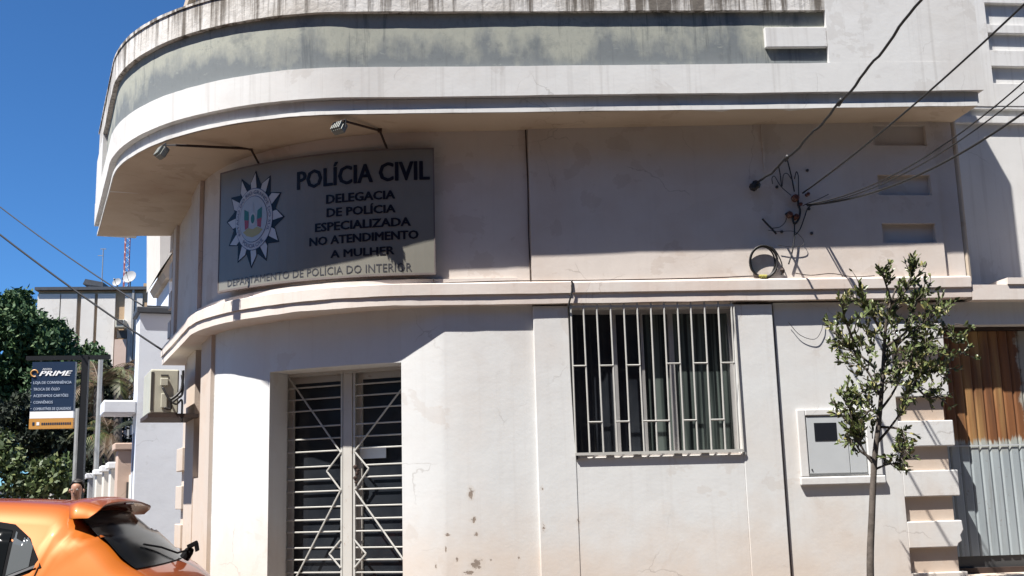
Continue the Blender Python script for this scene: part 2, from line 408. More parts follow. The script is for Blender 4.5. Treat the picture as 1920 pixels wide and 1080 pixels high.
# ------------------------------------------------------------------ the corner building
B = thing('corner_building', 'off-white corner building with a rounded balcony above the barred entrance', 'building', (.3, 1.5, 0))
def part(mb, name, mat, parent=None, **k): return mb.obj(name, mat, parent or B, **k)

# balcony: profile offsets are measured from the fascia face; everything leans up a little to the right
OB = (-.34, 2.1); RB = 2.6
XR = 5.6
pf = arc_path(OB, RB, XR, END_Y+.05, n=56)
part(sweep(MB(), pf, [(0, 5.03), (0, 5.31), (-.49, 5.31), (-.49, 5.03)], BT), 'balcony_fascia', 'balcony_plaster', smooth='auto')
pf2 = arc_path(OB, RB, XR-.03, END_Y, n=56)
part(sweep(MB(), pf2, [(-.060, 4.925), (-.060, 5.028), (-.49, 5.028), (-.49, 4.925)], BT), 'balcony_recess', 'balcony_plaster', smooth='auto')
pf3 = arc_path(OB, RB, XR-.06, END_Y-.02, n=56)
part(sweep(MB(), pf3, [(-.034, 4.888), (-.034, 4.923), (-.49, 4.923), (-.49, 4.888)], BT), 'balcony_lip', 'balcony_plaster', smooth='auto')
sof = MB(); wi = arc_path(OW, 2.27, XR-.07, END_Y-.03, n=56); wo = arc_path(OB, RB-.045, XR-.07, END_Y-.03, n=56)
def rsm(path, n):
    L_ = [0]; 
    for a, b in zip(path[:-1], path[1:]): L_.append(L_[-1]+(b-a).length)
    return [Vector((float(np.interp(L_[-1]*i/n, L_, [p.x for p in path])), float(np.interp(L_[-1]*i/n, L_, [p.y for p in path])))) for i in range(n+1)]
wi = rsm(wi, 120); wo = rsm(wo, 120)
for a in (wo, wi):
    for p, r in zip(a, wo): sof.v.append((p.x, p.y, 4.884+BT*max(-3.2, r.x)))
k_ = len(wo)
for i in range(k_-1): sof.f.append((i, i+1, k_+i+1, k_+i))
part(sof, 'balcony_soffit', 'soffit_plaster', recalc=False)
XG = 4.10
pg = arc_path(OB, RB, XG, END_Y-1.1, n=56)
part(sweep(MB(), pg, [(-.048, 5.312), (-.048, 5.838), (-.5, 5.838), (-.5, 5.312)], BT), 'balcony_panel', 'moss_band', smooth='auto')
pc = arc_path(OB, RB, XG, END_Y-.35, n=56)
part(sweep(MB(), pc, [(0, 5.84), (0, 6.10), (-.22, 6.12), (-.22, 5.84)], BT), 'balcony_cap', 'stained_cap', smooth='auto')
pe = arc_path(OB, RB, XG, END_Y-.30, n=56)
part(sweep(MB(), pe, [(.012, 6.10), (.012, 6.125), (-.24, 6.14), (-.24, 6.122)], BT), 'balcony_coping', 'stained_cap', smooth='auto')
# the end of the recessed panel on the side street: a plain block closes it
e0 = pg[-1]; m = MB(); nv = Vector((LN.x, LN.y))
m.obox((e0.x-nv.x*.5, e0.y-nv.y*.5, 5.312+BT*-3.2), (nv.x*.499, nv.y*.499, 0), (LD.x*1.15, LD.y*1.15, 0), (0, 0, .527)); part(m, 'balcony_end_block', 'balcony_plaster')
m = MB(); t_ = BT*4.1
sweep(m, [Vector((XR, -.5)), Vector((XG, -.5))], [(-.001, 5.31), (-.001, 6.125), (-.3, 6.125), (-.3, 5.31)], BT); part(m, 'balcony_pier', 'balcony_plaster')
m = MB(); sweep(m, [Vector((XG-.002, -.5)), Vector((3.50, -.5))], [(-.004, 5.475), (-.004, 5.672), (-.05, 5.672), (-.05, 5.475)], BT); part(m, 'raised_block', 'balcony_plaster', bevel=.006)
# upper storey behind the balcony
pu = arc_path((.05, 2.3), 2.10, 2.5, END_Y-.6, n=40)
part(sweep(MB(), pu, [(0, 5.4), (0, 7.6), (-.4, 7.6), (-.4, 5.4)]), 'storey_wall', 'balcony_plaster', smooth='auto')
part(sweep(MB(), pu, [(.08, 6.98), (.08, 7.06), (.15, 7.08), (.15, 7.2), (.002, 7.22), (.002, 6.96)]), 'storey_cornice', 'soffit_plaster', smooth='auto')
part(sweep(MB(), pu, [(.03, 7.602), (.03, 7.66), (-.4, 7.66), (-.4, 7.602)]), 'roof_parapet', 'balcony_plaster', smooth='auto')

# upper wall between ledge and balcony
XU = 5.28
pw = arc_path(OW, 2.3, 1.30, END_Y-.05)
part(sweep(MB(), pw, [(0, 3.33), (0, 4.90), (-.3, 4.90), (-.3, 3.33)], .012), 'upper_wall', 'upper_plaster', smooth='auto')
# proud wall section right of the seam, with three sunk slots
def slotted(name, mat, x0, x1, y0, y1, z0, z1, slots, back_mat='upper_plaster', top=None):
    """plate with rectangular holes given as (xa, xb, za, zb) and a back plate"""
    xs = sorted({x0, x1, *[s[0] for s in slots], *[s[1] for s in slots]}); zs = sorted({z0, z1, *[s[2] for s in slots], *[s[3] for s in slots]})
    m = MB(); idx = {}
    def vid(x, y, z):
        if (x, y, z) not in idx: idx[(x, y, z)] = len(m.v); m.v.append((x, y, z))
        return idx[(x, y, z)]
    def solid(i, k):
        if i < 0 or k < 0 or i >= len(xs)-1 or k >= len(zs)-1: return False
        cx, cz = (xs[i]+xs[i+1])/2, (zs[k]+zs[k+1])/2
        return not any(s[0] < cx < s[1] and s[2] < cz < s[3] for s in slots)
    for i in range(len(xs)-1):
        for k in range(len(zs)-1):
            if not solid(i, k): continue
            a, b, c, d = xs[i], xs[i+1], zs[k], zs[k+1]
            m.f.append((vid(a, y0, c), vid(b, y0, c), vid(b, y0, d), vid(a, y0, d)))
            if not solid(i-1, k): m.f.append((vid(a, y0, c), vid(a, y0, d), vid(a, y1, d), vid(a, y1, c)))
            if not solid(i+1, k): m.f.append((vid(b, y0, c), vid(b, y1, c), vid(b, y1, d), vid(b, y0, d)))
            if not solid(i, k-1): m.f.append((vid(a, y0, c), vid(a, y1, c), vid(b, y1, c), vid(b, y0, c)))
            if not solid(i, k+1): m.f.append((vid(a, y0, d), vid(b, y0, d), vid(b, y1, d), vid(a, y1, d)))
    return part(m, name, mat, recalc=True)
def zt(z, x): return z+.012*x
ux0, ux1 = 1.30, at(1774, 500, -.035).x
sl_x0, sl_x1 = at(1655, 440, -.035).x, at(1755, 440, -.035).x
zz = [at(1700, y, -.035).z for y in (455, 419, 366, 328, 273, 236)]
slotted('upper_wall_bay', 'upper_plaster', ux0, ux1, -.035, .1, 3.34, 5.05, [(sl_x0, sl_x1, zz[0], zz[1]), (sl_x0, sl_x1, zz[2], zz[3]), (sl_x0, sl_x1, zz[4], 4.985)])
m = MB(); m.box(sl_x0-.1, sl_x1+.1, .02, .3, 3.4, 5.0); part(m, 'slot_back', 'upper_plaster')
XE = at(1799, 400, 0).x
m = MB(); m.box(ux1-.03, XE, -.004, .85, 3.35, 7.0); part(m, 'upper_wall_corner', 'upper_plaster')
m = MB(); m.box(3.56, 3.585, -.047, -.03, 4.5, 5.0); part(m, 'wall_rib', 'upper_plaster')
m = MB(); m.tube([(1.288, -.012, 3.44), (1.283, -.014, 3.9), (1.290, -.012, 4.4), (1.283, -.013, 4.93)], .0055, 6); part(m, 'seam_strip', 'brown_iron')  # thin dark tube drawn along the wall seam

# the next section on the far right stands well back
RY = .83
m = MB(); m.box(XE-.3, 13, RY, 1.2, 3.2, 9); part(m, 'right_wall', 'balcony_plaster')
m = MB(); m.tube([(XE+.035, .03, 3.44), (XE+.035, .03, 5.6)], .033, 8); part(m, 'downpipe', 'soffit_plaster', smooth='auto')
def band(name, px0, y_top, y_bot, Y0, Y1, mat='balcony_plaster', x1=13, px=1880):
    a = at(px, y_top, Y0).z; b = at(px, y_bot, Y0).z; m = MB(); m.box(px0, x1, Y0, Y1, b, a); return part(m, name, mat, bevel=.005)
bx = at(1856, 100, RY-.05).x
band('string_course', XR-.2, 200, 205, RY-.045, RY+.1); band('string_course', XR-.2, 218, 231, RY-.05, RY+.1)
for y0, y1 in ((-90, -60), (-30, 6), (46, 62), (94, 124), (156, 199)): band('groove_rib', bx, y0, y1, RY-.05, RY+.01)
m = MB(); m.box(XR-.2, bx, RY-.051, RY+.1, at(1845, 199, RY-.05).z, 8); part(m, 'groove_pier', 'balcony_plaster')

# ledge
pl_ = arc_path(OW, 2.4, 5.50, END_Y+.05, n=48)
pr = [(0, 3.315), (0, 3.415), (-.02, 3.428), (-.3, 3.43), (-.3, 3.315)]
lp = [p for p in pl_]; ji = 1.652
rest = [Vector((ji-.006, -.1))]+[p for p in lp if p.x < ji-.02]
part(sweep(MB(), [Vector((5.50, -.1)), Vector((3.6, -.1)), Vector((ji+.006, -.1))], pr, .008), 'ledge', 'ledge_plaster', smooth='auto', bevel=.006)
part(sweep(MB(), rest, pr, .008), 'ledge', 'ledge_plaster', smooth='auto')
part(sweep(MB(), lp, [(-.018, 3.225), (-.018, 3.313), (-.35, 3.313), (-.35, 3.225)], .008), 'ledge_underband', 'ledge_plaster', smooth='auto')
part(sweep(MB(), [p for p in lp if p.x < 1.2], [(-.058, 3.43), (-.058, 3.472), (-.12, 3.475), (-.12, 3.43)], .008), 'ledge_step', 'ledge_plaster', smooth='auto')
m = MB(); m.box(5.505, 13, -.085, .82, 3.24, 3.385); part(m, 'ledge_return', 'ledge_plaster')
m = MB(); m.box(at(1890, 530, -.1).x, 13, -.10, .5, 3.387, 3.45); part(m, 'ledge_return', 'ledge_plaster')

# lower wall in plan: polar about OL, flatter in the middle
OL = Vector((.5, 2.31)); ths = [0, 10.2, 28, 46.3, 60, 68, 72.6]; rs_ = [2.31, 2.235, 2.20, 2.25, 2.355, 2.395, 2.40]
def lowp(a): 
    r = float(np.interp(a, ths, rs_)); return Vector((OL.x-r*sin(radians(a)), OL.y-r*cos(radians(a))))
DA, DB = 10.2, 46.3
right = [Vector((1.30, 0)), Vector((.9, 0))]+[lowp(a) for a in np.linspace(0, DA, 8)]
left = [lowp(a) for a in np.linspace(DB, 72.6, 22)]
le = left[-1]; LB = (Vector((le.x, le.y, 0))-CC).dot(LN); LS = (Vector((le.x, le.y, 0))-CC).dot(LD)
prw = [(0, 0), (0, 3.24), (-.25, 3.24), (-.25, 0)]
part(sweep(MB(), right, prw), 'lower_wall', 'wall_plaster', smooth='auto')
part(sweep(MB(), left, prw), 'lower_wall', 'wall_plaster', smooth='auto')
P1, P2 = lowp(DA), lowp(DB); ch = (P1-P2).normalized(); cn = Vector((ch.y, -ch.x)); HZ = 2.74
part(sweep(MB(), [lowp(a) for a in np.linspace(DA, DB, 12)], [(0, HZ), (0, 3.24), (-.6, 3.24), (-.6, HZ)]), 'door_lintel', 'wall_plaster', smooth='auto')
# side street face of the lower wall: piers, a tall recessed window, notches at the far end
def sx(px): return atb(px, 900, LB)[0]
send = (Vector((0, END_Y, 0))-CC).dot(LD)/1.0
s_end = 4.05
s397, s378, s366, s350 = sx(397), sx(378), sx(366), sx(350)
def sbox(s0, s1, b0, b1, z0, z1): m = MB(); m.obox(L(b0, s0, z0), LD*(s1-s0), LN*(b1-b0), (0, 0, z1-z0)); return m
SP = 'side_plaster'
part(sbox(LS, s397-.0, LB-.4, LB-.001, 0, 3.238), 'side_wall', 'wall_plaster')
part(sbox(s397, s378, LB-.4, LB+.035, 0, 3.22), 'side_pilaster', SP)
part(sbox(s378, s366, LB-.4, LB-.06, 0, 3.238), 'side_window_back', SP)
part(sbox(s378, s366, LB-.06, LB+.02, 0, 1.80), 'side_apron', SP)
part(sbox(s366, s350, LB-.4, LB+.03, 0, 3.22), 'side_pilaster', SP)
part(sbox(s350, s_end, LB-.4, LB-.03, 0, 3.238), 'side_wall', SP)
for i in range(5): part(sbox(s_end-.5, s_end+.02, LB-.03, LB+.035, .15+.44*i, .15+.44*i+.27), 'quoin_block', SP, bevel=.008)
sw = part(sbox(s378+.05, s366-.05, LB-.058, LB-.03, 1.83, 3.2), 'side_window', 'aluminium'); part(sbox(s378+.09, s366-.09, LB-.029, LB-.025, 1.88, 3.15), 'pane', 'dark_glass', sw)
# upper wall on the side street: pilaster strips and notched end
for s0, s1 in ((1.5, 2.15), (3.45, 3.72)):
    part(sbox(s0, s1, -.005, .035, 3.44, 4.86), 'side_pilaster', 'upper_plaster')
for i in range(4): part(sbox(3.74, 4.0, -.1, .04, 3.5+.36*i, 3.5+.36*i+.2), 'quoin_block', 'upper_plaster')

# front: pilasters, window bay, right bay
def fx(px, py, Y=0.): return at(px, py, Y).x
wx0, wx1 = 1.648, 3.188; WZ = 1.846; WT = 3.222
m = MB(); m.box(1.30, wx0, -.035, .4, 0, WT); part(m, 'pilaster', 'wall_plaster', bevel=.006)
m = MB(); m.box(wx1, 3.545, -.035, .4, 0, WT); part(m, 'pilaster', 'wall_plaster', bevel=.006)
m = MB(); m.box(wx0, wx1, -.029, .4, 0, WZ); part(m, 'window_apron', 'wall_plaster', bevel=.005)
m = MB(); m.box(wx0, wx1, .10, .4, 3.205, 3.3); part(m, 'window_lintel', 'wall_plaster')
QX = fx(1693, 900); QE = fx(1797, 900)
m = MB(); m.box(3.572, QX, 0, .19, 0, 3.24); part(m, 'lower_wall', 'wall_plaster')
m = MB(); m.box(3.52, QE-.055, .045, .19, 0, 3.238); part(m, 'wall_core', 'groove_plaster')
# quoin blocks beside the garage door
gz = [(at(1745, a, 0).z, at(1745, b, 0).z) for a, b in ((977, 1027), (883, 938), (791, 844), (700, 752), (606, 660))]
pitch = (gz[-1][0]-gz[0][0])/4
rb = random.Random(3)
for i in range(-2, 6):
    z1 = gz[0][0]+pitch*i; z0 = z1-(gz[0][0]-gz[0][1])
    if z1 > 3.24: z1 = 3.235
    if z0 > 3.1: continue
    m = MB(); j = rb.uniform(-.006, .012); n_ = 7
    if i == 0:                                          # the chipped one
        m.prism([(QX, -.001, z0), (QE-.07, -.001, z0), (QE-.055, -.001, z0+.03), (QE-.02, -.001, z0+.05), (QE-.03, -.001, z0+.10), (QE+.004, -.001, z0+.15), (QE-.005, -.001, z1), (QX, -.001, z1)], (0, .2, 0))
    else: m.box(QX, QE+j, -.001, .2, z0, z1)
    part(m, 'quoin_block', 'wall_plaster', bevel=.009)
# dark vertical line beside the second pilaster, drawn as a thin tube
m = MB(); m.tube([at(x, y, -.002) for x, y in ((1449, 607), (1453, 700), (1459, 800), (1465, 905), (1472, 1000), (1478, 1085))], .006, 5); part(m, 'seam_line', 'brown_iron')

# window: aluminium frame with four sliding panes
WY = .13
win = part(MB().box(wx0, wx1, WY+.05, WY+.07, WZ, 3.205), 'window', 'lamp_dark')
def bar(x0, x1, y0, y1, z0, z1): return MB().box(x0, x1, y0, y1, z0, z1)
fr = MB(); fr.box(wx0, wx0+.03, WY-.02, WY+.045, WZ, 3.205); fr.box(wx1-.03, wx1, WY-.02, WY+.045, WZ, 3.205); fr.box(wx0+.03, wx1-.03, WY-.02, WY+.045, 3.165, 3.205); fr.box(wx0+.03, wx1-.03, WY-.02, WY+.045, WZ, WZ+.03)
part(fr, 'frame', 'aluminium', win)
st = [fx(1151, 650, WY), fx(1258, 650, WY)]
xs = [wx0+.03, st[0], (st[0]+st[1])/2, st[1], wx1-.03]
for i in range(4):
    y = WY+(.0 if i in (0, 3) else .02); pn = part(bar(xs[i]+.0, xs[i+1]-.0, y+.008, y+.014, WZ+.03, 3.165), 'pane', 'curtained_glass' if i > 1 else 'dark_glass', win)
for i, x in enumerate(st):
    part(bar(x-.024, x+.024, WY-.018, WY+.006, WZ+.03, 3.165), 'stile', 'aluminium', win); 
part(bar(xs[2]-.012, xs[2]+.012, WY+.0, WY+.024, WZ+.03, 3.165), 'stile', 'aluminium', win)
part(MB().box(wx0+.002, wx1-.002, -.02, WY-.02, WZ+.0005, WZ+.008), 'sill', 'ledge_plaster', win)
# grille
gr = bpy.data.objects.new('window_grille', None); COL.objects.link(gr); gr.location = ((wx0+wx1)/2, -.03, WZ); gr.parent = B; gr.matrix_parent_inverse = Matrix.Translation(-B.location)
def gpart(mb, name, mat='white_metal'):
    o = mb.obj(name, mat); o.parent = gr; o.matrix_parent_inverse = Matrix.Translation(-gr.location); return o
# note: gr.matrix (world) equals its location, because B is only translated
gy = -.055; top = [600, 645, 693, 743, 792, 840, 890, 938, 987, 1035, 1085, 1135, 1182]; bot = [618, 668, 718, 768, 815, 865, 912, 960, 1010, 1058, 1108, 1158, 1206]
def c5(x, y): return (x/1.928+760, y/1.928+520)
bxs = []
for a, b in zip(top, bot):
    pa = at(*c5(a, 150), gy); pb = at(*c5(b, 640), gy); x = (pa.x+pb.x)/2; bxs.append(x)
    gpart(MB().tube([(x+(pb.x-pa.x)*.4, gy, WZ+.02), (x-(pb.x-pa.x)*.4, gy, 3.255)], .0085, 6), 'bar')
zu = at(*c5(800, 318), gy).z; zl = at(*c5(800, 521), gy).z
for (i, j, z) in [(0, 1, zu), (2, 3, zu), (4, 5, zu), (7, 8, zu+.01), (9, 10, zu+.01), (11, 12, zu+.01), (1, 2, zl), (3, 4, zl), (5, 6, zl), (6, 7, zl), (8, 9, zl), (10, 11, zl)]:
    gpart(MB().tube([(bxs[i], gy-.004, z), (bxs[j], gy-.004, z)], .0078, 6), 'crossbar')
gpart(MB().box(bxs[0]-.01, bxs[-1]+.03, gy-.010, gy+.010, WZ+.02, WZ+.044), 'bottom_rail')
gpart(MB().box(bxs[0]-.01, bxs[-1]+.03, gy-.008, gy+.010, 3.20, 3.218), 'top_rail')
for i in (0, 2, 4, 7, 9, 12): gpart(MB().box(bxs[i]+.03, bxs[i]+.10 if i < 12 else bxs[i]+.06, gy+.004, -.0285, WZ-.006, WZ+.018), 'bracket')
gpart(MB().tube([(wx1-.01, gy, WZ+.02), (wx1-.014, gy, 3.2)], .0085, 6), 'bar')

# ------------------------------------------------------------------ entrance: recessed glazed door behind a white security grille
DEP = .27
c3 = Vector((ch.x, ch.y, 0)); n3 = Vector((cn.x, cn.y, 0))
if n3.y > 0: n3 = -n3
def D(u, d, z): return Vector((P2.x, P2.y, 0))+c3*u-n3*d+Vector((0, 0, z))    # u from the left jamb, d into the wall
DW = (P1-P2).length
def dbox(u0, u1, d0, d1, z0, z1): return MB().obox(D(u0, d0, z0), D(u1, d0, z0)-D(u0, d0, z0), D(u0, d1, z0)-D(u0, d0, z0), (0, 0, z1-z0))
m = dbox(-.05, -.002, .03, .6, 0, HZ); part(m, 'door_jamb', 'wall_plaster'); m = dbox(DW+.002, DW+.05, .03, .6, 0, HZ); part(m, 'door_jamb', 'wall_plaster')
m = dbox(0, DW, .0, .6, 0, .14); part(m, 'door_step', 'kerb_stone')
def dpx(px, py, d=DEP):                                  # pixel on the grille plane -> (u, z)
    p = atpl(px, py, D(0, d, 0), n3); return (p-D(0, d, 0)).dot(c3), p.z
dd = part(dbox(0, DW, DEP+.10, DEP+.12, .14, HZ), 'entrance_door', 'lamp_dark')
def c4(x, y): return (x/2.7+520, y/2.7+680)
uM0, uM1 = dpx(*c4(335, 600))[0], dpx(*c4(385, 600))[0]
for a, b in ((0.0, uM0), (uM1, DW)):
    f = MB(); w = .06
    for (u0, u1, z0, z1) in ((a, a+w, .14, HZ), (b-.045, b, .14, HZ), (a+w, b-.045, HZ-.09, HZ), (a+w, b-.045, .14, .30)):
        f.obox(D(u0, DEP+.055, z0), c3*(u1-u0), -n3*.044, (0, 0, z1-z0))
    part(f, 'leaf_frame', 'worn_white_metal', dd)
    part(dbox(a+w-.005, b-.04, DEP+.08, DEP+.086, .28, HZ-.08), 'pane', 'dark_glass', dd)
pu_, pz_ = dpx(*c4(475, 455), DEP+.05)
part(dbox(dpx(*c4(418, 455), DEP+.05)[0], dpx(*c4(550, 455), DEP+.05)[0], DEP+.048, DEP+.052, pz_-.055, pz_+.055), 'notice_paper', 'paper', dd)
SG = bpy.data.objects.new('security_grille', None); COL.objects.link(SG); SG.location = D(DW/2, DEP, .14); SG.parent = B; SG.matrix_parent_inverse = Matrix.Translation(-B.location)
def dpart(mb, name, mat='white_metal', **k):
    o = mb.obj(name, mat, **k); o.parent = SG; o.matrix_parent_inverse = Matrix.Translation(-SG.location); return o
dpart(dbox(uM0+.004, uM1-.004, DEP-.018, DEP+.03, .14, HZ-.03), 'centre_post', 'worn_white_metal', bevel=.004)
dpart(dbox(.002, DW-.002, DEP-.02, DEP+.03, HZ-.03, HZ), 'head_rail')
uL = dpx(*c4(42, 500))[0]; uR = DW-.012
dpart(dbox(max(.004, uL-.012), max(.004, uL-.012)+.022, DEP-.012, DEP+.012, .14, HZ-.03), 'stile'); dpart(dbox(uM0-.024, uM0-.004, DEP-.012, DEP+.012, .14, HZ-.03), 'stile')
dpart(dbox(uM1+.004, uM1+.024, DEP-.012, DEP+.012, .14, HZ-.03), 'stile'); dpart(dbox(uR-.012, uR+.008, DEP-.012, DEP+.012, .14, HZ-.03), 'stile')
LY = [125, 185, 244, 325, 388, 452, 529, 593, 654, 733, 798, 859, 939, 999, 1064]
RY_ = [102, 160, 224, 305, 368, 429, 515, 576, 638, 722, 787, 851, 935, 997, 1062]
def zat(y, x): return dpx(*c4(x, y))[1]
lz = [zat(y, 180) for y in LY]; rz = [zat(y, 520) for y in RY_]
stp = (lz[0]-lz[-1])/14
for k in range(7): lz.append(lz[-1]-[.108, .108, .135][k % 3]); rz.append(rz[-1]-[.108, .108, .135][k % 3])
dz_hi = zat(550, 262); dz_lo = zat(968, 280)
def dia(z, zc, h=.16, w=.11): return w*(1-abs(z-zc)/h) if abs(z-zc) < h else 0
hh = (zat(455, 320)-zat(645, 325))/2; h2 = (zat(905, 335)-zat(1045, 340))/2
for z in lz:
    if z < .2: continue
    e = uM0-.02-max(dia(z, dz_hi, hh, .16), 0)
    dpart(MB().tube([D(uL, DEP, z), D(e, DEP, z+.004)], .0075, 6), 'bar')
for z in rz:
    if z < .2: continue
    e = uM1+.02+max(dia(z, dz_hi, hh, .16), 0)
    dpart(MB().tube([D(e, DEP, z), D(uR, DEP, z+.002)], .0075, 6), 'bar')
def dline(pts, r=.0085, mat='white_metal'):
    for a, b in zip(pts[:-1], pts[1:]): dpart(MB().tube([D(a[0], DEP-.016, a[1]), D(b[0], DEP-.016, b[1])], r, 6), 'diagonal_bar', mat)
def U(x, y): return dpx(*c4(x, y), DEP-.016)
a0 = U(38, 55); a0 = (max(a0[0], .01), a0[1])
b0 = (uM0-.02, U(320, 455)[1]); b1 = (uM0-.02, U(325, 645)[1])
dline([a0, b0, (b0[0]-.15, dz_hi), b1, U(100, 1078)]); 
dline([(uM0-.02, dz_lo+h2), (uM0-.14, dz_lo), (uM0-.02, dz_lo-h2)])
z_ = U(100, 1078); dline([z_, (.02, z_[1]-.18)])
r0 = (uR, U(600, 65)[1]); q0 = (uM1+.02, U(378, 450)[1]); q1 = (uM1+.02, U(385, 645)[1])
dline([r0, q0, (q0[0]+.15, dz_hi+.01), q1, (uR, U(640, 1078)[1])]); dline([(uM1+.02, dz_lo+h2), (uM1+.14, dz_lo), (uM1+.02, dz_lo-h2)])
lk = MB(); 
for dx, dz, r in ((.03, .03, .022), (.05, -.03, .018), (.03, -.07, .02), (.06, .0, .014), (.04, -.11, .016)): lk.lathe(D(uM1+dx, DEP-.02, dz_hi+dz), n3, [(-.02, r*.6), (0, r), (.02, r*.5)], 8)
dpart(lk, 'lock_chain', 'brown_iron')

# ------------------------------------------------------------------ garage door at the far right
GY = .205
gzt = at(1860, 613, GY).z
m = MB(); m.box(QE-.12, 13, .05, .4, gzt, 3.24); part(m, 'garage_lintel', 'wall_plaster')
m = MB(); m.box(QE-.12, QE-.04, GY+.0, .4, 0, gzt); part(m, 'garage_jamb', 'wall_plaster')
GD = part(MB().box(QE-.04, 9.5, GY+.03, GY+.05, .3, gzt-.002), 'garage_door', 'lamp_dark')
gs = Matrix
x = QE-.035; k = 0
while x < 9.4:
    w = .1; m = MB()
    m.prism([(x, GY+.02, 0), (x+.016, GY+.011, 0), (x+w-.020, GY+.011, 0), (x+w-.004, GY+.02, 0), (x+w-.004, GY+.028, 0), (x, GY+.028, 0)], (0, 0, gzt-.04-.86))
    for i, v in enumerate(m.v): m.v[i] = (v[0], v[1], v[2]+.86 if v[2] == 0 else v[2]+.86)
    part(m, 'panel', 'garage_sheet', GD); x += w; k += 1
zb = at(1860, 1068, GY).z
part(MB().box(QE-.04, 9.5, GY-.02, GY+.03, zb-.03, zb+.02), 'bottom_rail', 'brown_iron', GD)
part(MB().box(QE-.04, 9.5, GY-.012, GY+.028, gzt-.035, gzt-.002), 'top_rail', 'brown_iron', GD)
m = MB(); zs_ = at(1860, 835, GY).z; part(MB().box(QE-.03, 9.5, GY-.0, GY+.003, zs_-.006, zs_+.006), 'mid_rail', 'box_grey', GD)
m = MB(); m.box(QE-.04, 13, -.3, .4, 0, zb-.03); part(m, 'garage_sill', 'groove_plaster')
m = MB(); m.box(9.5, 13, .05, .4, 0, gzt); part(m, 'lower_wall', 'wall_plaster')
# plain core so that the building is closed from the side and above
core = [(12.9, .9), (.9, .9), (-.2, 1.35), (-.75, 2.0), (-1.0, 2.7), (-1.55, 4.0), (-1.3, 9), (12.9, 9)]
part(MB().prism([(x, y, 0) for x, y in core], (0, 0, 6.9)), 'building_core', 'upper_plaster')
# ------------------------------------------------------------------ the police sign, bent to the corner
E1 = Vector((OW[0]+2.40*sin(radians(4.1)), OW[1]-2.40*cos(radians(4.1)))); E2 = Vector((OW[0]-2.42*sin(radians(50.4)), OW[1]-2.42*cos(radians(50.4))))
RS = 3.05; mid = (E1+E2)/2; hv = E1-E2; hl = hv.length/2; inn = Vector((-hv.y, hv.x)).normalized()
if inn.y < 0: inn = -inn
OS = mid+inn*sqrt(RS*RS-hl*hl)
def sang(p): return atan2(p.x-OS.x, OS.y-p.y)           # grows to the right
A0, A1 = sang(E2), sang(E1); SW = (A1-A0)*RS; SZ0, SZ1 = 3.512, 4.69
def SG_(u, z, off=0.): a = A0+u/RS; return Vector((OS.x+(RS+off)*sin(a), OS.y-(RS+off)*cos(a), z))
def spx(px, py): p = atcyl(px, py, OS, RS); return (sang(p)-A0)*RS, p.z
SI = thing('police_sign', 'bent grey sign board lettered POLÍCIA CIVIL with a star badge, above the corner entrance', 'sign', SG_(SW/2, SZ0))
def spart(mb, name, mat, parent=None, **k): return mb.obj(name, mat, parent or SI, **k)
def sgrid(u0, u1, z0, z1, off, n=24, thick=None):
    m = MB()
    for i in range(n+1):
        u = u0+(u1-u0)*i/n
        m.v += [tuple(SG_(u, z0, off)), tuple(SG_(u, z1, off))]+([tuple(SG_(u, z1, off-thick)), tuple(SG_(u, z0, off-thick))] if thick else [])
    w = 4 if thick else 2
    for i in range(n):
        for j in range(w if thick else 1): j2 = (j+1) % w; m.f.append((i*w+j, (i+1)*w+j, (i+1)*w+j2, i*w+j2))
    if thick: m.f.append((0, 1, 2, 3)); m.f.append((n*w, n*w+3, n*w+2, n*w+1))
    return m
spart(sgrid(0, SW, SZ0, SZ1, 0, thick=.028), 'board', 'sign_board')
ed = sgrid(-.006, SW+.006, SZ0-.006, SZ0+.012, .003, thick=.036); e2 = sgrid(-.006, SW+.006, SZ1-.010, SZ1+.006, .003, thick=.036); ed.add(e2.v, e2.f)
for u in (-.006, SW-.006): e3 = sgrid(u, u+.012, SZ0+.013, SZ1-.011, .003, n=1, thick=.036); ed.add(e3.v, e3.f)
spart(ed, 'edge_frame', 'sign_edge')
def text_data(body, bold=0., res=2, shear=0.):
    cu = bpy.data.curves.new('t', 'FONT'); cu.body = body; cu.size = 1; cu.offset = bold; cu.resolution_u = res; cu.shear = shear; cu.fill_mode = 'FRONT'
    o = bpy.data.objects.new('t', cu); COL.objects.link(o); bpy.context.view_layer.update()
    me = bpy.data.meshes.new_from_object(o.evaluated_get(bpy.context.evaluated_depsgraph_get()))
    v = [tuple(x.co) for x in me.vertices]; f = [tuple(p.vertices) for p in me.polygons]
    bpy.data.objects.remove(o); bpy.data.curves.remove(cu); bpy.data.meshes.remove(me); return v, f
CAPH = max(p[1] for p in text_data('H')[0])
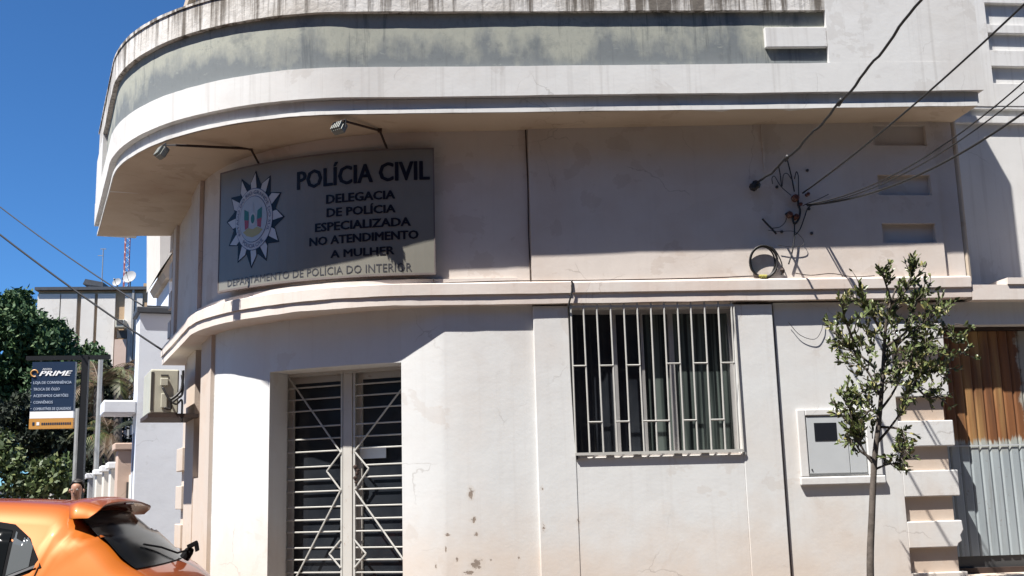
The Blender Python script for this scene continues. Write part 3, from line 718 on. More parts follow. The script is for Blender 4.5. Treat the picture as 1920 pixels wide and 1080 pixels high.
def stext(body, pl, pr, mat, bold=.0, off=.003, name='lettering', parent=None, k=3.6, ox=400, oy=260):
    """pl, pr: (x, y of cap top, y of baseline) at the left and right end of the line, in the enlarged view's pixels"""
    v, f = text_data(body); xs = [p[0] for p in v]; x0, x1 = min(xs), max(xs)
    ul, zt0 = spx(pl[0]/k+ox, pl[1]/k+oy); _, zb0 = spx(pl[0]/k+ox, pl[2]/k+oy); ur, zt1 = spx(pr[0]/k+ox, pr[1]/k+oy); _, zb1 = spx(pr[0]/k+ox, pr[2]/k+oy)
    m = MB()
    for p in v:
        t = (p[0]-x0)/(x1-x0); zb_ = zb0+(zb1-zb0)*t; zt_ = zt0+(zt1-zt0)*t; m.v.append(tuple(SG_(ul+(ur-ul)*t, zb_+(zt_-zb_)*p[1]/CAPH, off)))
    if bold:                                             # heavy lettering: the same outline laid down again, a hair to each side
        base = [Vector(p) for p in m.v]; n_ = len(base); m.v = []; b = bold*abs(zt0-zb0)*1.35; fs = []
        for k_, (dx, dz) in enumerate(((-1, 0), (1, 0), (0, .45), (0, -.45), (-.7, .35), (.7, -.35), (-.7, -.35), (.7, .35))):
            for p, q in zip(v, base):
                t = (p[0]-x0)/(x1-x0); o_ = SG_(ul+(ur-ul)*t+dx*b, q.z+dz*b, off+.0003*k_); m.v.append(tuple(o_))
            fs += [tuple(i+n_*k_ for i in g) for g in f]
        f = fs
    m.f = f; return spart(m, name, mat, parent, recalc=False)
stext('POLÍCIA CIVIL', (570, 228, 345), (1455, 152, 275), 'navy_print', .032)
stext('DELEGACIA', (765, 382, 440), (1225, 350, 404), 'navy_print', .050)
stext('DE POLÍCIA', (768, 474, 530), (1228, 446, 497), 'navy_print', .050)
stext('ESPECIALIZADA', (690, 576, 631), (1330, 532, 587), 'navy_print', .050)
stext('NO ATENDIMENTO', (652, 673, 727), (1382, 620, 674), 'navy_print', .050)
stext('A MULHER', (793, 757, 806), (1220, 727, 780), 'navy_print', .050)
stext('DEPARTAMENTO DE POLÍCIA DO INTERIOR', (98, 955, 1000), (1340, 838, 894), 'dark_print', .0)
# badge
bu, bz = spx(476, 411); hu = (spx(537, 405)[0]-spx(427, 418)[0])/2; hz_ = (spx(470, 320)[1]-spx(476, 502)[1])/2
def BP(r, a, off): return SG_(bu+hu*r*sin(a), bz+hz_*r*cos(a), off)   # a from the top, clockwise
badge = spart(MB().add([BP(.2, 0, .002), BP(.2, 2, .002), BP(.2, 4, .002)], [(0, 1, 2)]), 'badge', 'navy_print', recalc=False)
def bpoly(pts, name, mat, off): m = MB(); m.v = [tuple(BP(r, a, off)) for r, a in pts]; m.f = [tuple(range(len(pts)))]; return spart(m, name, mat, badge, recalc=False)
for i in range(12):
    a = radians(30*i+3); h = radians(15)
    bpoly([(.50, a-h), (.73, a-h), (1.0, a), (.73, a+h), (.50, a+h)], 'star_point', 'navy_print', .003)
    bpoly([(.55, a-h*.8), (.75, a-h*.78), (.94, a-.008), (.66, a+.07), (.55, a+.07)], 'star_facet', 'white_print', .005)
def bdisc(r0, r1, name, mat, off, n=40):
    m = MB(); K = max(1, int((r1-r0)/.12)+1)
    for k in range(K+1):
        for j in range(n): m.v.append(tuple(BP(max(r0, .001)+(r1-max(r0, .001))*k/K, 2*pi*j/n, off)))
    for k in range(K):
        for j in range(n): j2 = (j+1) % n; m.f.append((k*n+j, k*n+j2, (k+1)*n+j2, (k+1)*n+j))
    return spart(m, name, mat, badge, recalc=False)
bdisc(0, .635, 'ring', 'blue_print', .007); bdisc(0, .62, 'ring', 'white_print', .009); bdisc(0, .475, 'ring', 'blue_print', .011); bdisc(0, .462, 'badge_field', 'badge_field', .013)
def ringtext(body, rm, h, a0, a1, mat, inward=False):
    v, f = text_data(body); x0 = min(p[0] for p in v); x1 = max(p[0] for p in v); m = MB()
    for p in v:
        t = (p[0]-x0)/(x1-x0); a = radians(a0+(a1-a0)*t); r = rm+h*((p[1]/CAPH-.5) if not inward else (.5-p[1]/CAPH)); m.v.append(tuple(BP(r, a, .0125)))
    m.f = f; spart(m, 'lettering', mat, badge, recalc=False)
ringtext('ESTADO DO RIO GRANDE DO SUL', .545, .075, -122, 122, 'blue_print'); ringtext('POLÍCIA CIVIL', .545, .085, 218, 142, 'blue_print', True)
def bxy(pts, name, mat, off): m = MB(); m.v = [tuple(SG_(bu+hu*x, bz+hz_*y, off)) for x, y in pts]; m.f = [tuple(range(len(pts)))]; return spart(m, name, mat, badge, recalc=False)
for s_ in (-1, 1):
    bxy([(s_*.30, .22), (s_*.15, .16), (s_*.14, -.02), (s_*.30, .0)], 'flag', 'green_print', .0145)
    bxy([(s_*.29, .0), (s_*.14, -.02), (s_*.15, -.16), (s_*.27, -.2)], 'flag', 'red_print', .0145)
bxy([(.11*cos(q), .11*1.2*sin(q)) for q in np.linspace(0, 2*pi, 16)[:-1]], 'shield', 'white_print', .0155)
bxy([(.065*cos(q), .08*1.2*sin(q)) for q in np.linspace(0, 2*pi, 12)[:-1]], 'shield', 'green_print', .0165)
bxy([(-.33, -.24), (-.15, -.17), (.0, -.21), (.15, -.17), (.33, -.24), (.2, -.33), (0, -.37), (-.2, -.33)], 'scroll', 'yellow_print', .0145)
bxy([(0, .34), (.04, .2), (0, .15), (-.04, .2)], 'lance', 'badge_field', .0165)
# brackets behind the board
br = MB()
for t in (.12, .5, .88):
    for z in (SZ0+.2, SZ1-.2): p = SG_(SW*t, z, -.026); br.tube([p, p+(Vector((OW[0], OW[1], z))-p).normalized()*.12], .012, 6)
spart(br, 'bracket', 'brown_iron')

# ------------------------------------------------------------------ floodlights over the sign
def flood(label, foot, elbow, tip, lampc, rest, tilt, small):
    t = thing('floodlight', label, 'floodlight', foot, 'floodlights over the police sign')
    m = MB(); m.tube([foot, elbow], .011, 6); m.tube([elbow, tip], .012, 6); m.box(elbow.x-.02, elbow.x+.02, elbow.y-.02, elbow.y+.02, elbow.z-.012, elbow.z+.02); m.obj('arm', 'brown_iron', t)
    d = (elbow-tip).normalized(); d.z = 0; d.normalize(); rx = Vector((-d.y, d.x, 0)); w, h, dp = small
    up_ = Vector((0, 0, 1)); ax = (d*cos(tilt)-up_*sin(tilt)); uz = (d*sin(tilt)+up_*cos(tilt))
    o = lampc-rx*w/2-uz*h/2-ax*dp/2
    m = MB(); m.obox(o, rx*w, ax*dp, uz*h)
    for i in range(5): m.obox(o-ax*.028+rx*(w*(.08+.19*i)), rx*.012, ax*.026, uz*h*.9)
    hs = m.obj('lamp_housing', 'lamp_grey', t, bevel=.004)
    m = MB(); m.obox(o+ax*(dp+.001)+rx*w*.08+uz*h*.08, rx*w*.84, ax*.004, uz*h*.84); m.obj('lens', 'lamp_dark', t)
    m = MB(); b0 = lampc-rx*(w/2+.012); b1 = lampc+rx*(w/2+.012); m.tube([b0, b0+up_*(h*.75), b1+up_*(h*.75), b1], .006, 5)
    m.tube([tip, lampc+up_*(h*.75)], .007, 5); m.obj('yoke', 'lamp_dark', t)
    return t
f1 = SG_(spx(483, 305)[0], SZ1, -.03); e1 = atcyl(470, 279, OS, RS+.06)
tip1 = atz(330, 272, 4.74); l1 = atz(305, 287, 4.69)
flood('small grey floodlight on a long arm, left of the sign under the balcony', f1, e1, tip1, l1, None, .5, (.11, .10, .05))
f2 = SG_(spx(726, 280)[0], SZ1, -.03); e2_ = atcyl(712, 245, OS, RS+.06)
tip2 = atz(642, 226, 4.815); l2 = atz(637, 241, 4.76)
flood('boxy grey floodlight on a short arm above the sign lettering', f2, e2_, tip2, l2, None, .5, (.12, .09, .055))

# ------------------------------------------------------------------ electricity meter box
by = -.0
bx0, bx1, bz0, bz1 = at(1497, 850).x, at(1650, 850).x, at(1570, 893).z, at(1570, 767).z
ix0, ix1, iz0, iz1 = at(1511, 830).x, at(1623, 830).x, at(1560, 890).z, at(1560, 779).z
MBX = thing('electricity_meter_box', 'grey meter box with a small black window, sunk in a plastered surround behind the sapling', 'meter box', ((bx0+bx1)/2, -.03, bz0))
def mpart(m, name, mat, **k): return m.obj(name, mat, MBX, **k)
f = MB(); f.box(bx0, ix0, -.034, -.001, bz0, bz1); f.box(ix1, bx1, -.034, -.001, bz0, bz1); f.box(ix0, ix1, -.034, -.001, iz1, bz1)
mpart(f, 'surround', 'wall_plaster', bevel=.008)
mpart(MB().box(bx0-.01, bx1+.02, -.040, -.001, bz0-.075, bz0-.001), 'sill', 'wall_plaster', bevel=.01)
mpart(MB().box(ix0+.002, ix1-.002, -.012, -.003, iz0-.001, iz1-.001), 'housing', 'box_grey')
xm = at(1589, 830).x
dr = mpart(MB().box(ix0+.01, xm-.003, -.024, -.013, iz0+.012, iz1-.012), 'door', 'box_grey', bevel=.003)
mpart(MB().box(xm+.003, ix1-.012, -.020, -.013, iz0+.012, iz1-.012), 'door', 'box_grey', bevel=.003)
wx_0, wx_1, wz_0, wz_1 = at(1525, 810).x, at(1567, 810).x, at(1545, 827).z, at(1545, 793).z
mpart(MB().box(wx_0, wx_1, -.0275, -.0245, wz_0, wz_1), 'window', 'meter_black', bevel=.001)
m = MB(); m.lathe((ix0+.03, -.026, iz0+.05), (0, -1, 0), [(0, .008), (.006, .006)], 8); mpart(m, 'catch', 'lamp_dark')

# ------------------------------------------------------------------ air conditioner on the side street wall
as0, as1 = 2.55, 3.3
pb0, pz0 = ats(280, 775, as0); pb1, _ = ats(334, 775, as0); _, pz1 = ats(280, 692, as0)
AC = thing('air_conditioner', 'beige air conditioner unit on a dark shelf on the side street wall', 'air conditioner', L((pb0+pb1)/2, (as0+as1)/2, pz0))
def lb(s0, s1, b0, b1, z0, z1): return MB().obox(L(b0, s0, z0), LD*(s1-s0), LN*(b1-b0), (0, 0, z1-z0))
ca = lb(as0, as1, pb1, pb0, pz0, pz1).obj('casing', 'ac_beige', AC, bevel=.015)
w = pb0-pb1; h = pz1-pz0
lb(as0-.004, as0+.002, pb0-.02*w, pb0-.12*w, pz0+.03, pz1-.03).obj('corner_strip', 'ac_dark', AC)
lb(as0-.025, as0-.002, pb0-.34*w, pb0-.62*w, pz0+.62*h, pz0+.80*h).obj('valve_cover', 'ac_beige', AC, bevel=.008)
lb(as0-.02, as0-.002, pb0-.38*w, pb0-.60*w, pz0+.12*h, pz0+.45*h).obj('valve_cover', 'ac_beige', AC, bevel=.008)
lb(as0-.006, as0-.001, pb0-.36*w, pb0-.62*w, pz0+.84*h, pz0+.88*h).obj('grip', 'ac_dark', AC)
lb(as0-.04, as1+.04, LB+.0, pb0+.02, pz0-.045, pz0-.003).obj('shelf', 'brown_iron', AC)
pipes = MB()
def A_(t, k, o=-.03): return L(pb0-t*w, as0+o, pz0+k*h)
pipes.tube(bez([A_(.42, .58), A_(.55, .42, -.05), A_(.70, .25, -.06), A_(.72, .1), A_(.5, .12)]), .013, 6)
pipes.tube(bez([A_(.70, .3, -.05), A_(.9, .4, -.04), A_(1.08, .55), A_(1.12, .8), A_(1.12, .98)]), .016, 6)
pipes.tube(bez([A_(.72, .22, -.05), A_(.95, .34, -.06), A_(1.1, .42), A_(1.13, .62), A_(1.08, .88)]), .014, 6)
pipes.tube(bez([A_(.62, .3, -.05), A_(.9, .2, -.06), A_(1.1, .3), A_(1.12, .0), A_(1.12, -.2)]), .011, 6)
pipes.obj('pipes', 'black_cable', AC, smooth=True)

# ------------------------------------------------------------------ cables, coil and fittings on the upper wall
def cable(label, pts, r, mat='black_cable', n=10, name='cable', k=6, group=None, raw=False):
    m = MB(); m.tube(pts if raw else bez(pts, n), r, k); o = m.obj(name, mat, smooth=True); return tag(o, label, 'cable', group)
def sag(a, b, s, n=24): return [a.lerp(b, i/n)-Vector((0, 0, s*4*(i/n)*(1-i/n))) for i in range(n+1)]
PY = -.10
def wp(x, y, Y=PY): return at(x, y, Y)
g_ = 'overhead cables running to the wall fittings'
m = MB(); pts = sag(wp(1418, 346), at(1726, -2, -3.2), .10, 40); ext = at(1726, -2, -3.2)+(pts[-1]-pts[-2])*30
m.tube([p+Vector((0, .004*sin(i*1.7), .010*sin(i*.9)+.004*sin(i*2.3))) for i, p in enumerate(pts)]+[ext], .011, 6)
for i in (9, 23): m.tube([pts[i]-Vector((0, 0, .0)), pts[i]+(pts[i+1]-pts[i])*.9+Vector((0, 0, .012))], .02, 6)
m.lathe(wp(1418, 346, -.12), (0, 1, 0), [(-.01, .02), (.0, .045), (.04, .03), (.09, .045), (.1, .02)], 8)
m.lathe(wp(1414, 352, -.10), (1, 0, 0), [(-.03, .015), (0, .035), (.03, .015)], 8)
tag(m.obj('cable', 'black_cable', smooth=True), 'thick twisted black cable rising steeply from the leftmost rusty fitting', 'cable', g_)
for lab, a, mids, b, Yb, sg, r in [
    ('single black cable rising straight from the wall fittings to the top right corner', (1505, 362), None, (1916, 12), -3.4, .05, .0085),
    ('upper of two thin cables crossing just below the string course', (1512, 384), None, (1921, 152), -3.0, .16, .006),
    ('thin cable directly under the upper shallow one at the right edge', (1514, 386), None, (1921, 172), -3.0, .15, .0055),
    ('lowest black cable, running shallow from the fittings to the right edge', (1518, 384), None, (1921, 210), -3.0, .14, .009)]:
    pa, pb_ = wp(*a), at(*b, Yb); P_ = sag(pa, pb_, sg, 24); cable(lab, P_+[pb_+(P_[-1]-P_[-2])*22], r, raw=True, group=g_)
# small fittings: each dark plug in the wall
fit = thing('cable_fittings', 'cluster of rusty insulators and looped jumper wires on the shaded upper wall', 'cable fittings', wp(1490, 400, -.035))
for (x, y, r) in [(1489, 373, .04), (1478, 404, .035), (1490, 408, .03), (1498, 385, .022), (1512, 366, .02)]:
    m = MB(); m.lathe(wp(x, y, -.03), (0, -1, 0), [(0, r), (.02, r*.6), (.05, r*.9), (.07, r*.5)], 8); m.obj('insulator', 'insulator', fit)
for (x, y) in [(1513, 320), (1521, 438), (1456, 351), (1465, 435), (1516, 392)]:
    m = MB(); m.lathe(wp(x, y, -.03), (0, -1, 0), [(0, .016), (.02, .013), (.022, .004)], 8); m.obj('wall_plug', 'lamp_dark', fit)
m = MB(); m.lathe(wp(1489, 345, -.05), (0, 0, 1), [(-.02, .012), (0, .018), (.02, .012)], 8); m.obj('connector', 'porcelain', fit)
def C6(pts, Y=-.07): return [at(x/4.154+1380, y/4.154+280, Y) for x, y in pts]
lw = [([(330, 120), (345, 200), (355, 290)], .006), ([(392, 55), (415, 140), (438, 240), (455, 330)], .007), ([(285, 270), (280, 225), (300, 210), (330, 260), (360, 300), (430, 360)], .004),
      ([(360, 290), (370, 200), (400, 190), (430, 230)], .004), ([(455, 230), (470, 175), (485, 210), (487, 300), (490, 380)], .005), ([(480, 380), (490, 440), (500, 480), (490, 540), (455, 580), (440, 530), (420, 490), (385, 510)], .011),
      ([(205, 540), (240, 580), (280, 620), (315, 660)], .010), ([(280, 615), (340, 605), (380, 570), (395, 530)], .004), ([(455, 580), (455, 680), (440, 790), (410, 895)], .007),
      ([(610, 425), (560, 460), (530, 540), (500, 620), (465, 665)], .006), ([(250, 630), (330, 640), (450, 640), (520, 700), (520, 745), (430, 760), (320, 745)], .0028),
      ([(520, 440), (560, 420), (640, 390), (720, 350)], .004), ([(560, 340), (568, 360), (572, 350)], .004)]
m = MB()
for p, r in lw: m.tube(bez(C6(p), 6), r, 5)
m.obj('jumper_wire', 'black_cable', fit, smooth=True)
# coil leaning on the wall
cl = MB(); c0 = wp(1432, 490, -.075)
for i, (dx, rr, ry) in enumerate(((0, .135, .148), (.004, .128, .140), (.012, .131, .150), (-.004, .123, .143))):
    cl.tube([(c0.x+dx+rr*cos(q), -.075+.010*i-.02*sin(q), c0.z+ry*sin(q)) for q in np.linspace(0, 2*pi, 33)], .0075, 6, cap=False)
cl.tube(bez([(c0.x, -.08, c0.z+.15), (c0.x+.10, -.085, c0.z+.12), (c0.x+.17, -.08, c0.z-.02), (c0.x+.16, -.075, c0.z-.13)]), .006, 6)
co = thing('cable_coil', 'coiled black cable tied with yellow, standing on the ledge against the wall', 'cable coil', (c0.x, -.08, 3.44))
cl.obj('loops', 'black_cable', co, smooth=True)
m = MB()
for i in range(3): m.tube([(c0.x-.05+.018*i+.03*t, -.078-.012*cos(t*9), c0.z-.148+.012*sin(t*9)) for t in np.linspace(0, 1, 12)], .012, 6)
m.obj('tie', 'yellow_tape', co)
m = MB(); m.lathe(wp(1467, 507, -.07), (0, 0, 1), [(-.03, .012), (0, .025), (.03, .010)], 8); m.obj('clamp', 'brown_iron', co)
# wire lying along the ledge; the drop's lower run draws the window reveal's shadow
pp = [at(x, y, -.075) for x, y in ((812, 524), (818, 532), (850, 530), (950, 527), (1075, 526), (1200, 524), (1330, 521), (1400, 518), (1428, 517))]
cable('thin brown wire lying along the ledge from the sign to the coil', pp, .0055, 'brown_iron')
m = MB(); m.tube(bez([at(1072, 525, -.11), at(1073, 540, -.112), at(1070, 556, -.11), at(1066, 575, -.09), at(1067, 600, -.04), at(1071, 700, -.038), at(1077, 800, -.038), at(1082, 862, -.038)]), .0085, 6)
tag(m.obj('cable_and_reveal_shade', 'black_cable', smooth=True), 'black cable dropping over the ledge joint and down the left edge of the barred window', 'cable')
pp = [at(x, y, -.025) for x, y in ((1478, 604), (1500, 628), (1527, 636), (1540, 620), (1543, 602))]
cable('thin grey loop of wire hanging under the ledge beside the sapling', pp, .003, 'grey_cable')
pp = [at(x, y, -.08) for x, y in ((1490, 512), (1520, 516), (1560, 513), (1600, 519), (1640, 517))]
cable('tangled brown wire ends on the ledge right of the coil', pp, .004, 'brown_iron')
# ------------------------------------------------------------------ sapling on the pavement
TY = -1.05
def tp(x, y, dy=0.): return at(x, y, TY+dy)
base = tp(1633, 1080); SAP = thing('street_sapling', 'slender young tree with sparse glossy leaves in front of the meter box', 'tree', (base.x, TY, .12))
rs = random.Random(11)
tr = MB(); lead = [Vector((base.x-.02, TY, .12)), tp(1632, 1080), tp(1635, 960), tp(1640, 860), tp(1648, 790, -.02), tp(1654, 720), tp(1658, 650, .03), tp(1664, 590), tp(1680, 540, .02)]
b_ = bez(lead, 6); tr.tube(b_, [.034-.027*(i/len(b_))**1.1 for i in range(len(b_))], 8)
limbs = [[(1638, 870), (1622, 850), (1606, 815), (1592, 765), (1588, 745)], [(1640, 862), (1610, 842), (1596, 800), (1570, 770)], [(1652, 745), (1632, 705), (1612, 678), (1580, 640), (1558, 615)],
         [(1645, 830), (1670, 800), (1690, 770), (1712, 720), (1740, 690)], [(1650, 770), (1672, 740), (1700, 690), (1742, 640), (1792, 632)], [(1657, 680), (1690, 640), (1740, 600), (1775, 575)],
         [(1660, 640), (1640, 600), (1622, 575), (1612, 545)], [(1664, 600), (1690, 560), (1708, 520), (1715, 495)], [(1660, 650), (1700, 620), (1715, 570), (1740, 545)],
         [(1655, 700), (1695, 690), (1735, 700), (1780, 690)], [(1645, 800), (1688, 806), (1697, 840), (1690, 860)], [(1655, 720), (1630, 730), (1600, 745)],
         [(1672, 570), (1660, 530), (1650, 505)], [(1650, 780), (1630, 770), (1612, 800), (1600, 830)], [(1640, 880), (1660, 872), (1680, 868)],
         [(1600, 640), (1585, 600), (1578, 570)], [(1640, 690), (1605, 660), (1570, 640)], [(1700, 690), (1730, 660), (1740, 620)], [(1712, 720), (1740, 745), (1765, 740)]]
lim_pts = []
for l in limbs:
    z0 = rs.uniform(-.25, .25); P = [tp(x, y, (z0*i/(len(l)-1))) for i, (x, y) in enumerate(l)]; q = bez(P, 5)
    tr.tube(q, [.012*(1-.75*i/len(q)) for i in range(len(q))], 5); lim_pts.append(q)
twigs = []
lf = MB()
def leaf(m, p, d, n, l, w):
    d = d.normalized(); s_ = d.cross(n).normalized(); n = s_.cross(d)
    m.add([p, p+d*l*.35+s_*w*.5+n*l*.05, p+d*l*.78+s_*w*.38+n*l*.03, p+d*l-n*l*.06, p+d*l*.78-s_*w*.38+n*l*.03, p+d*l*.35-s_*w*.5+n*l*.05, p+d*l*.5-n*l*.02], [(0, 1, 6), (1, 2, 6), (2, 3, 6), (3, 4, 6), (4, 5, 6), (5, 0, 6)])
def rv(r): return Vector((r.gauss(0, 1), r.gauss(0, 1), r.gauss(0, 1))).normalized()
def twig(p, d, ln, nl):
    q = [p]; dd = d.normalized()
    for i in range(4): dd = (dd+rv(rs)*.25+Vector((0, 0, .12))).normalized(); q.append(q[-1]+dd*ln/4)
    tr.tube(q, [.005, .0045, .004, .003, .002], 4)
    for i in range(nl):
        t = rs.uniform(.1, 1)*(len(q)-1); k = min(int(t), len(q)-2); pp_ = q[k].lerp(q[k+1], t-k)
        ld = ((q[k+1]-q[k]).normalized()*.8+rv(rs)*.75+Vector((0, 0, .25))); leaf(lf, pp_, ld, rv(rs)+Vector((-.2, -.6, .5)), rs.uniform(.032, .068), rs.uniform(.016, .028))
for qi, q in enumerate(lim_pts):
    n_t = max(5, int(len(q)*1.15))
    for i in range(n_t):
        t = rs.uniform(.32, 1)*(len(q)-1); k = min(int(t), len(q)-2); p = q[k].lerp(q[k+1], t-k); d = (q[k+1]-q[k]).normalized()+rv(rs)*.9
        twig(p, d, rs.uniform(.06, .20), rs.randint(6, 12))
for i in range(20):
    t = rs.uniform(.62, 1)*(len(b_)-1); k = min(int(t), len(b_)-2); twig(b_[k], rv(rs)+Vector((0, 0, .4)), rs.uniform(.1, .25), rs.randint(7, 12))
# dense heart of the crown
for i in range(150):
    a = rs.uniform(0, 2*pi); r = sqrt(rs.random()); c_ = tp(1697+108*r*cos(a), 652+94*r*sin(a), rs.uniform(-.3, .3)); twig(c_, rv(rs)+Vector((0, 0, .3)), rs.uniform(.08, .18), rs.randint(7, 11))
for i in range(22):
    a = rs.uniform(0, 2*pi); r = sqrt(rs.random()); c_ = tp(1614+34*r*cos(a), 790+45*r*sin(a), rs.uniform(-.15, .15)); twig(c_, rv(rs)+Vector((0, 0, .3)), rs.uniform(.07, .14), rs.randint(6, 10))
tr.obj('trunk', 'bark', SAP, smooth=True); tag(lf.obj('foliage', 'sapling_leaf', SAP, recalc=False), kind='stuff')
# ------------------------------------------------------------------ the side street: next house, boundary wall, far buildings
def lbx(s0, s1, b0, b1, z0, z1): return MB().obox(L(b0, s0, z0), LD*(s1-s0), LN*(b1-b0), (0, 0, z1-z0))
hs = 6.0; hb, hz = ats(263, 587, hs); 
# facade depth so that its far edge shows at px 245
s_ = hs
while True:
    s_ += .05
    p = L(hb, s_, 2); d = p-CP; x_ = 960+FPX*d.dot(rt)/d.dot(fw)
    if x_ < 246 or s_ > 12: break
hs1 = s_
H = thing('white_house', 'tall pale bluish white house block with a dark roof edge and a small porch slab', 'house', L(hb-1, hs+.5, 0))
lbx(hs, hs1, hb-6, hb, 0, hz).obj('wall', 'white_house_paint', H)
lbx(hs-.05, hs1+.05, hb-6, hb+.05, hz+.001, hz+.085).obj('roof_edge', 'roof_dark', H, bevel=.01)
lbx(hs+.1, hs1, hb-5.9, hb-.1, hz+.086, hz+.13).obj('roof', 'roof_dark', H)
cb, cz = ats(194, 750, hs+.0); _, cz1 = ats(194, 775, hs)
lbx(hs+.002, hs1+.1, hb+.002, cb, cz1, cz).obj('porch_slab', 'white_house_paint', H, bevel=.02)
lbx(hs+.25, hs1-.15, hb-.02, hb+.004, .3, cz1-.25).obj('doorway_shade', 'grey_paint', H)  # flat grey sheet stands in for the shaded recess under the slab
lbx(hs1, hs1+9, hb-6, hb-2.6, 0, hz-.6).obj('rear_wall', 'white_house_paint', H)
# boundary wall with pillars
FW = thing('boundary_wall', 'low garden wall with white capped pillars beyond the white house', 'wall', L(hb, hs1+2, 0))
fz = ats(243, 842, hs1)[1]
def fs_of(px):                                           # distance along the street where the wall face shows at that pixel column
    return atb(px, 880, hb+.05)[0]
pil = [(243, 236), (222, 215), (206, 201)]
lbx(hs1+.02, hs1+9.5, hb-.15, hb-.0, 0, fz-.35).obj('panel', 'cream_paint', FW)
fs = [hs1+.3, hs1+1.6, hs1+3.2, hs1+5.2, hs1+7.8]
for i, s in enumerate(fs):
    top_ = fz-(.0 if i == 0 else .22)
    lbx(s, s+.42, hb-.22, hb+.16, 0, top_).obj('pillar', 'pink_stone' if i == 0 else ('grey_paint' if i == 4 else 'cream_paint'), FW, bevel=.01)
    lbx(s-.04, s+.46, hb-.27, hb+.21, top_+.001, top_+.10).obj('pillar_cap', 'panel_white' if i else 'pink_stone', FW, bevel=.015)
lbx(fs[0]-.02, fs[0]-.005, hb-.06, hb+.03, fz-.8, fz-.45).obj('bell_box', 'ac_dark', FW)
# lighter wall far behind at the end of the street
m = MB(); m.box(-32, -6.0, 30, 30.3, 0, 2.1); tag(m.obj('garden_wall', 'cream_paint'), 'pale garden wall under the big dark tree, seen above the car roof', 'wall')

# house further on, with a projecting balcony box (only its corner shows beside the police building)
s2 = 9.0
def S2(x, y, s=s2): b, z = ats(x, y, s); return L(b, s, z)
NB = thing('balcony_house', 'white house corner with a stepped brown soffit, showing between the police building and the sky', 'house', L(-3, s2+1, 0))
b_r, z_r = ats(322, 500, s2)
m = MB(); m.prism([S2(300, 380), S2(300, 506), S2(338, 452), S2(345, 380)], LD*2.2); m.obj('balcony_box', 'cream_paint', NB)
m = MB(); m.prism([S2(304, 508, s2+.1), S2(311, 521, s2+.1), S2(324, 521, s2+.1), S2(345, 488, s2+.1), S2(345, 440, s2+.1)], LD*2.0); m.obj('soffit', 'soffit_plaster', NB)
lbx(s2+.3, s2+4, -6, b_r, 0, z_r+1.5).obj('wall', 'white_house_paint', NB)

# beige striped building
BY = 38.
def bt(x, y, Y=BY): return at(x, y, Y)
x0, x1 = bt(72, 560).x, bt(345, 560).x; zt_ = bt(200, 545).z
SB = thing('striped_building', 'long building of white wall panels and tan strips with dishes on its flat roof', 'building', ((x0+x1)/2, BY+3, 0))
MB().box(x0, x1+4, BY, BY+12, 0, zt_).obj('wall', 'tan_paint', SB)
for a, b in ((70, 112), (114, 144), (152, 177), (183, 216), (234, 248), (253, 267), (316, 350)):
    MB().box(bt(a, 600).x, bt(b, 600).x, BY-.12, BY-.002, 0, zt_-.15).obj('panel', 'cream_paint', SB)
for a, b in ((267.3, 315.7),):
    MB().box(bt(a, 600).x, bt(b, 600).x, BY-.06, BY-.002, 0, zt_+.3).obj('panel', 'tan_paint', SB)
MB().box(x0-.1, x1+4, BY-.25, BY+12, zt_+.001, zt_+.13).obj('roof_edge', 'roof_dark', SB)
MB().box(bt(248, 600).x, bt(252, 600).x, BY-.2, BY-.121, 2, zt_).obj('downpipe', 'grey_post', SB)
za = bt(225, 615, BY-.5).z; xa0, xa1 = bt(218, 605, BY-.5).x, bt(235, 605, BY-.5).x; ha = (xa1-xa0)*.9
MB().box(xa0, xa1, BY-.7, BY-.13, za, za+ha).obj('window_cooler', 'ac_beige', SB, bevel=.03)
MB().box(xa0+.06, xa1-.06, BY-.72, BY-.705, za+ha*.35, za+ha*.95).obj('cooler_vent', 'ac_dark', SB)
MB().box(xa0, xa1, BY-.3, BY-.13, za-.4, za-.06).obj('cooler_opening', 'ac_dark', SB)
MB().box(bt(218, 640).x, bt(240, 640).x, BY-.3, BY-.125, 1, za-.45).obj('stained_strip', 'pink_stone', SB)
zr = zt_+.13
RB_ = thing('roof_ventilator', 'dark slanted vent housing on the roof of the striped building', 'roof vent', (bt(177, 520).x, BY+1, zr))
xa, xb = bt(158, 520, BY+.5).x, bt(196, 520, BY+.5).x
MB().box(xa+.2, xb-.2, BY+.4, BY+1.8, zr, zr+.28).obj('base', 'grey_paint', RB_)
m = MB(); m.prism([(xa, BY+.3, zr+.22), (xb, BY+.3, zr+.10), (xb, BY+.3, zr+.30), (xa+.1, BY+.3, zr+.45)], (0, 1.6, 0)); m.obj('hood', 'roof_dark', RB_)
AN = thing('roof_antenna', 'thin aerial on the roof beside the dark vent', 'antenna', (bt(192, 510, BY+1).x, BY+1, zr))
ax_ = bt(192, 510, BY+1).x; zt2 = bt(192, 466, BY+1).z
MB().tube([(ax_, BY+1, zr), (ax_, BY+1, zt2)], .022, 5).obj('pole', 'grey_post', AN)
m = MB(); m.tube([(ax_-.12, BY+1, zt2-.02), (ax_+.12, BY+1, zt2-.02)], .02, 4); m.obj('crossbar', 'grey_post', AN)
m = MB(); m.tube([(ax_-.22, BY+1, zt2-.32), (ax_+.0, BY+1, zt2-.32)], .02, 4); m.obj('crossbar', 'grey_post', AN)
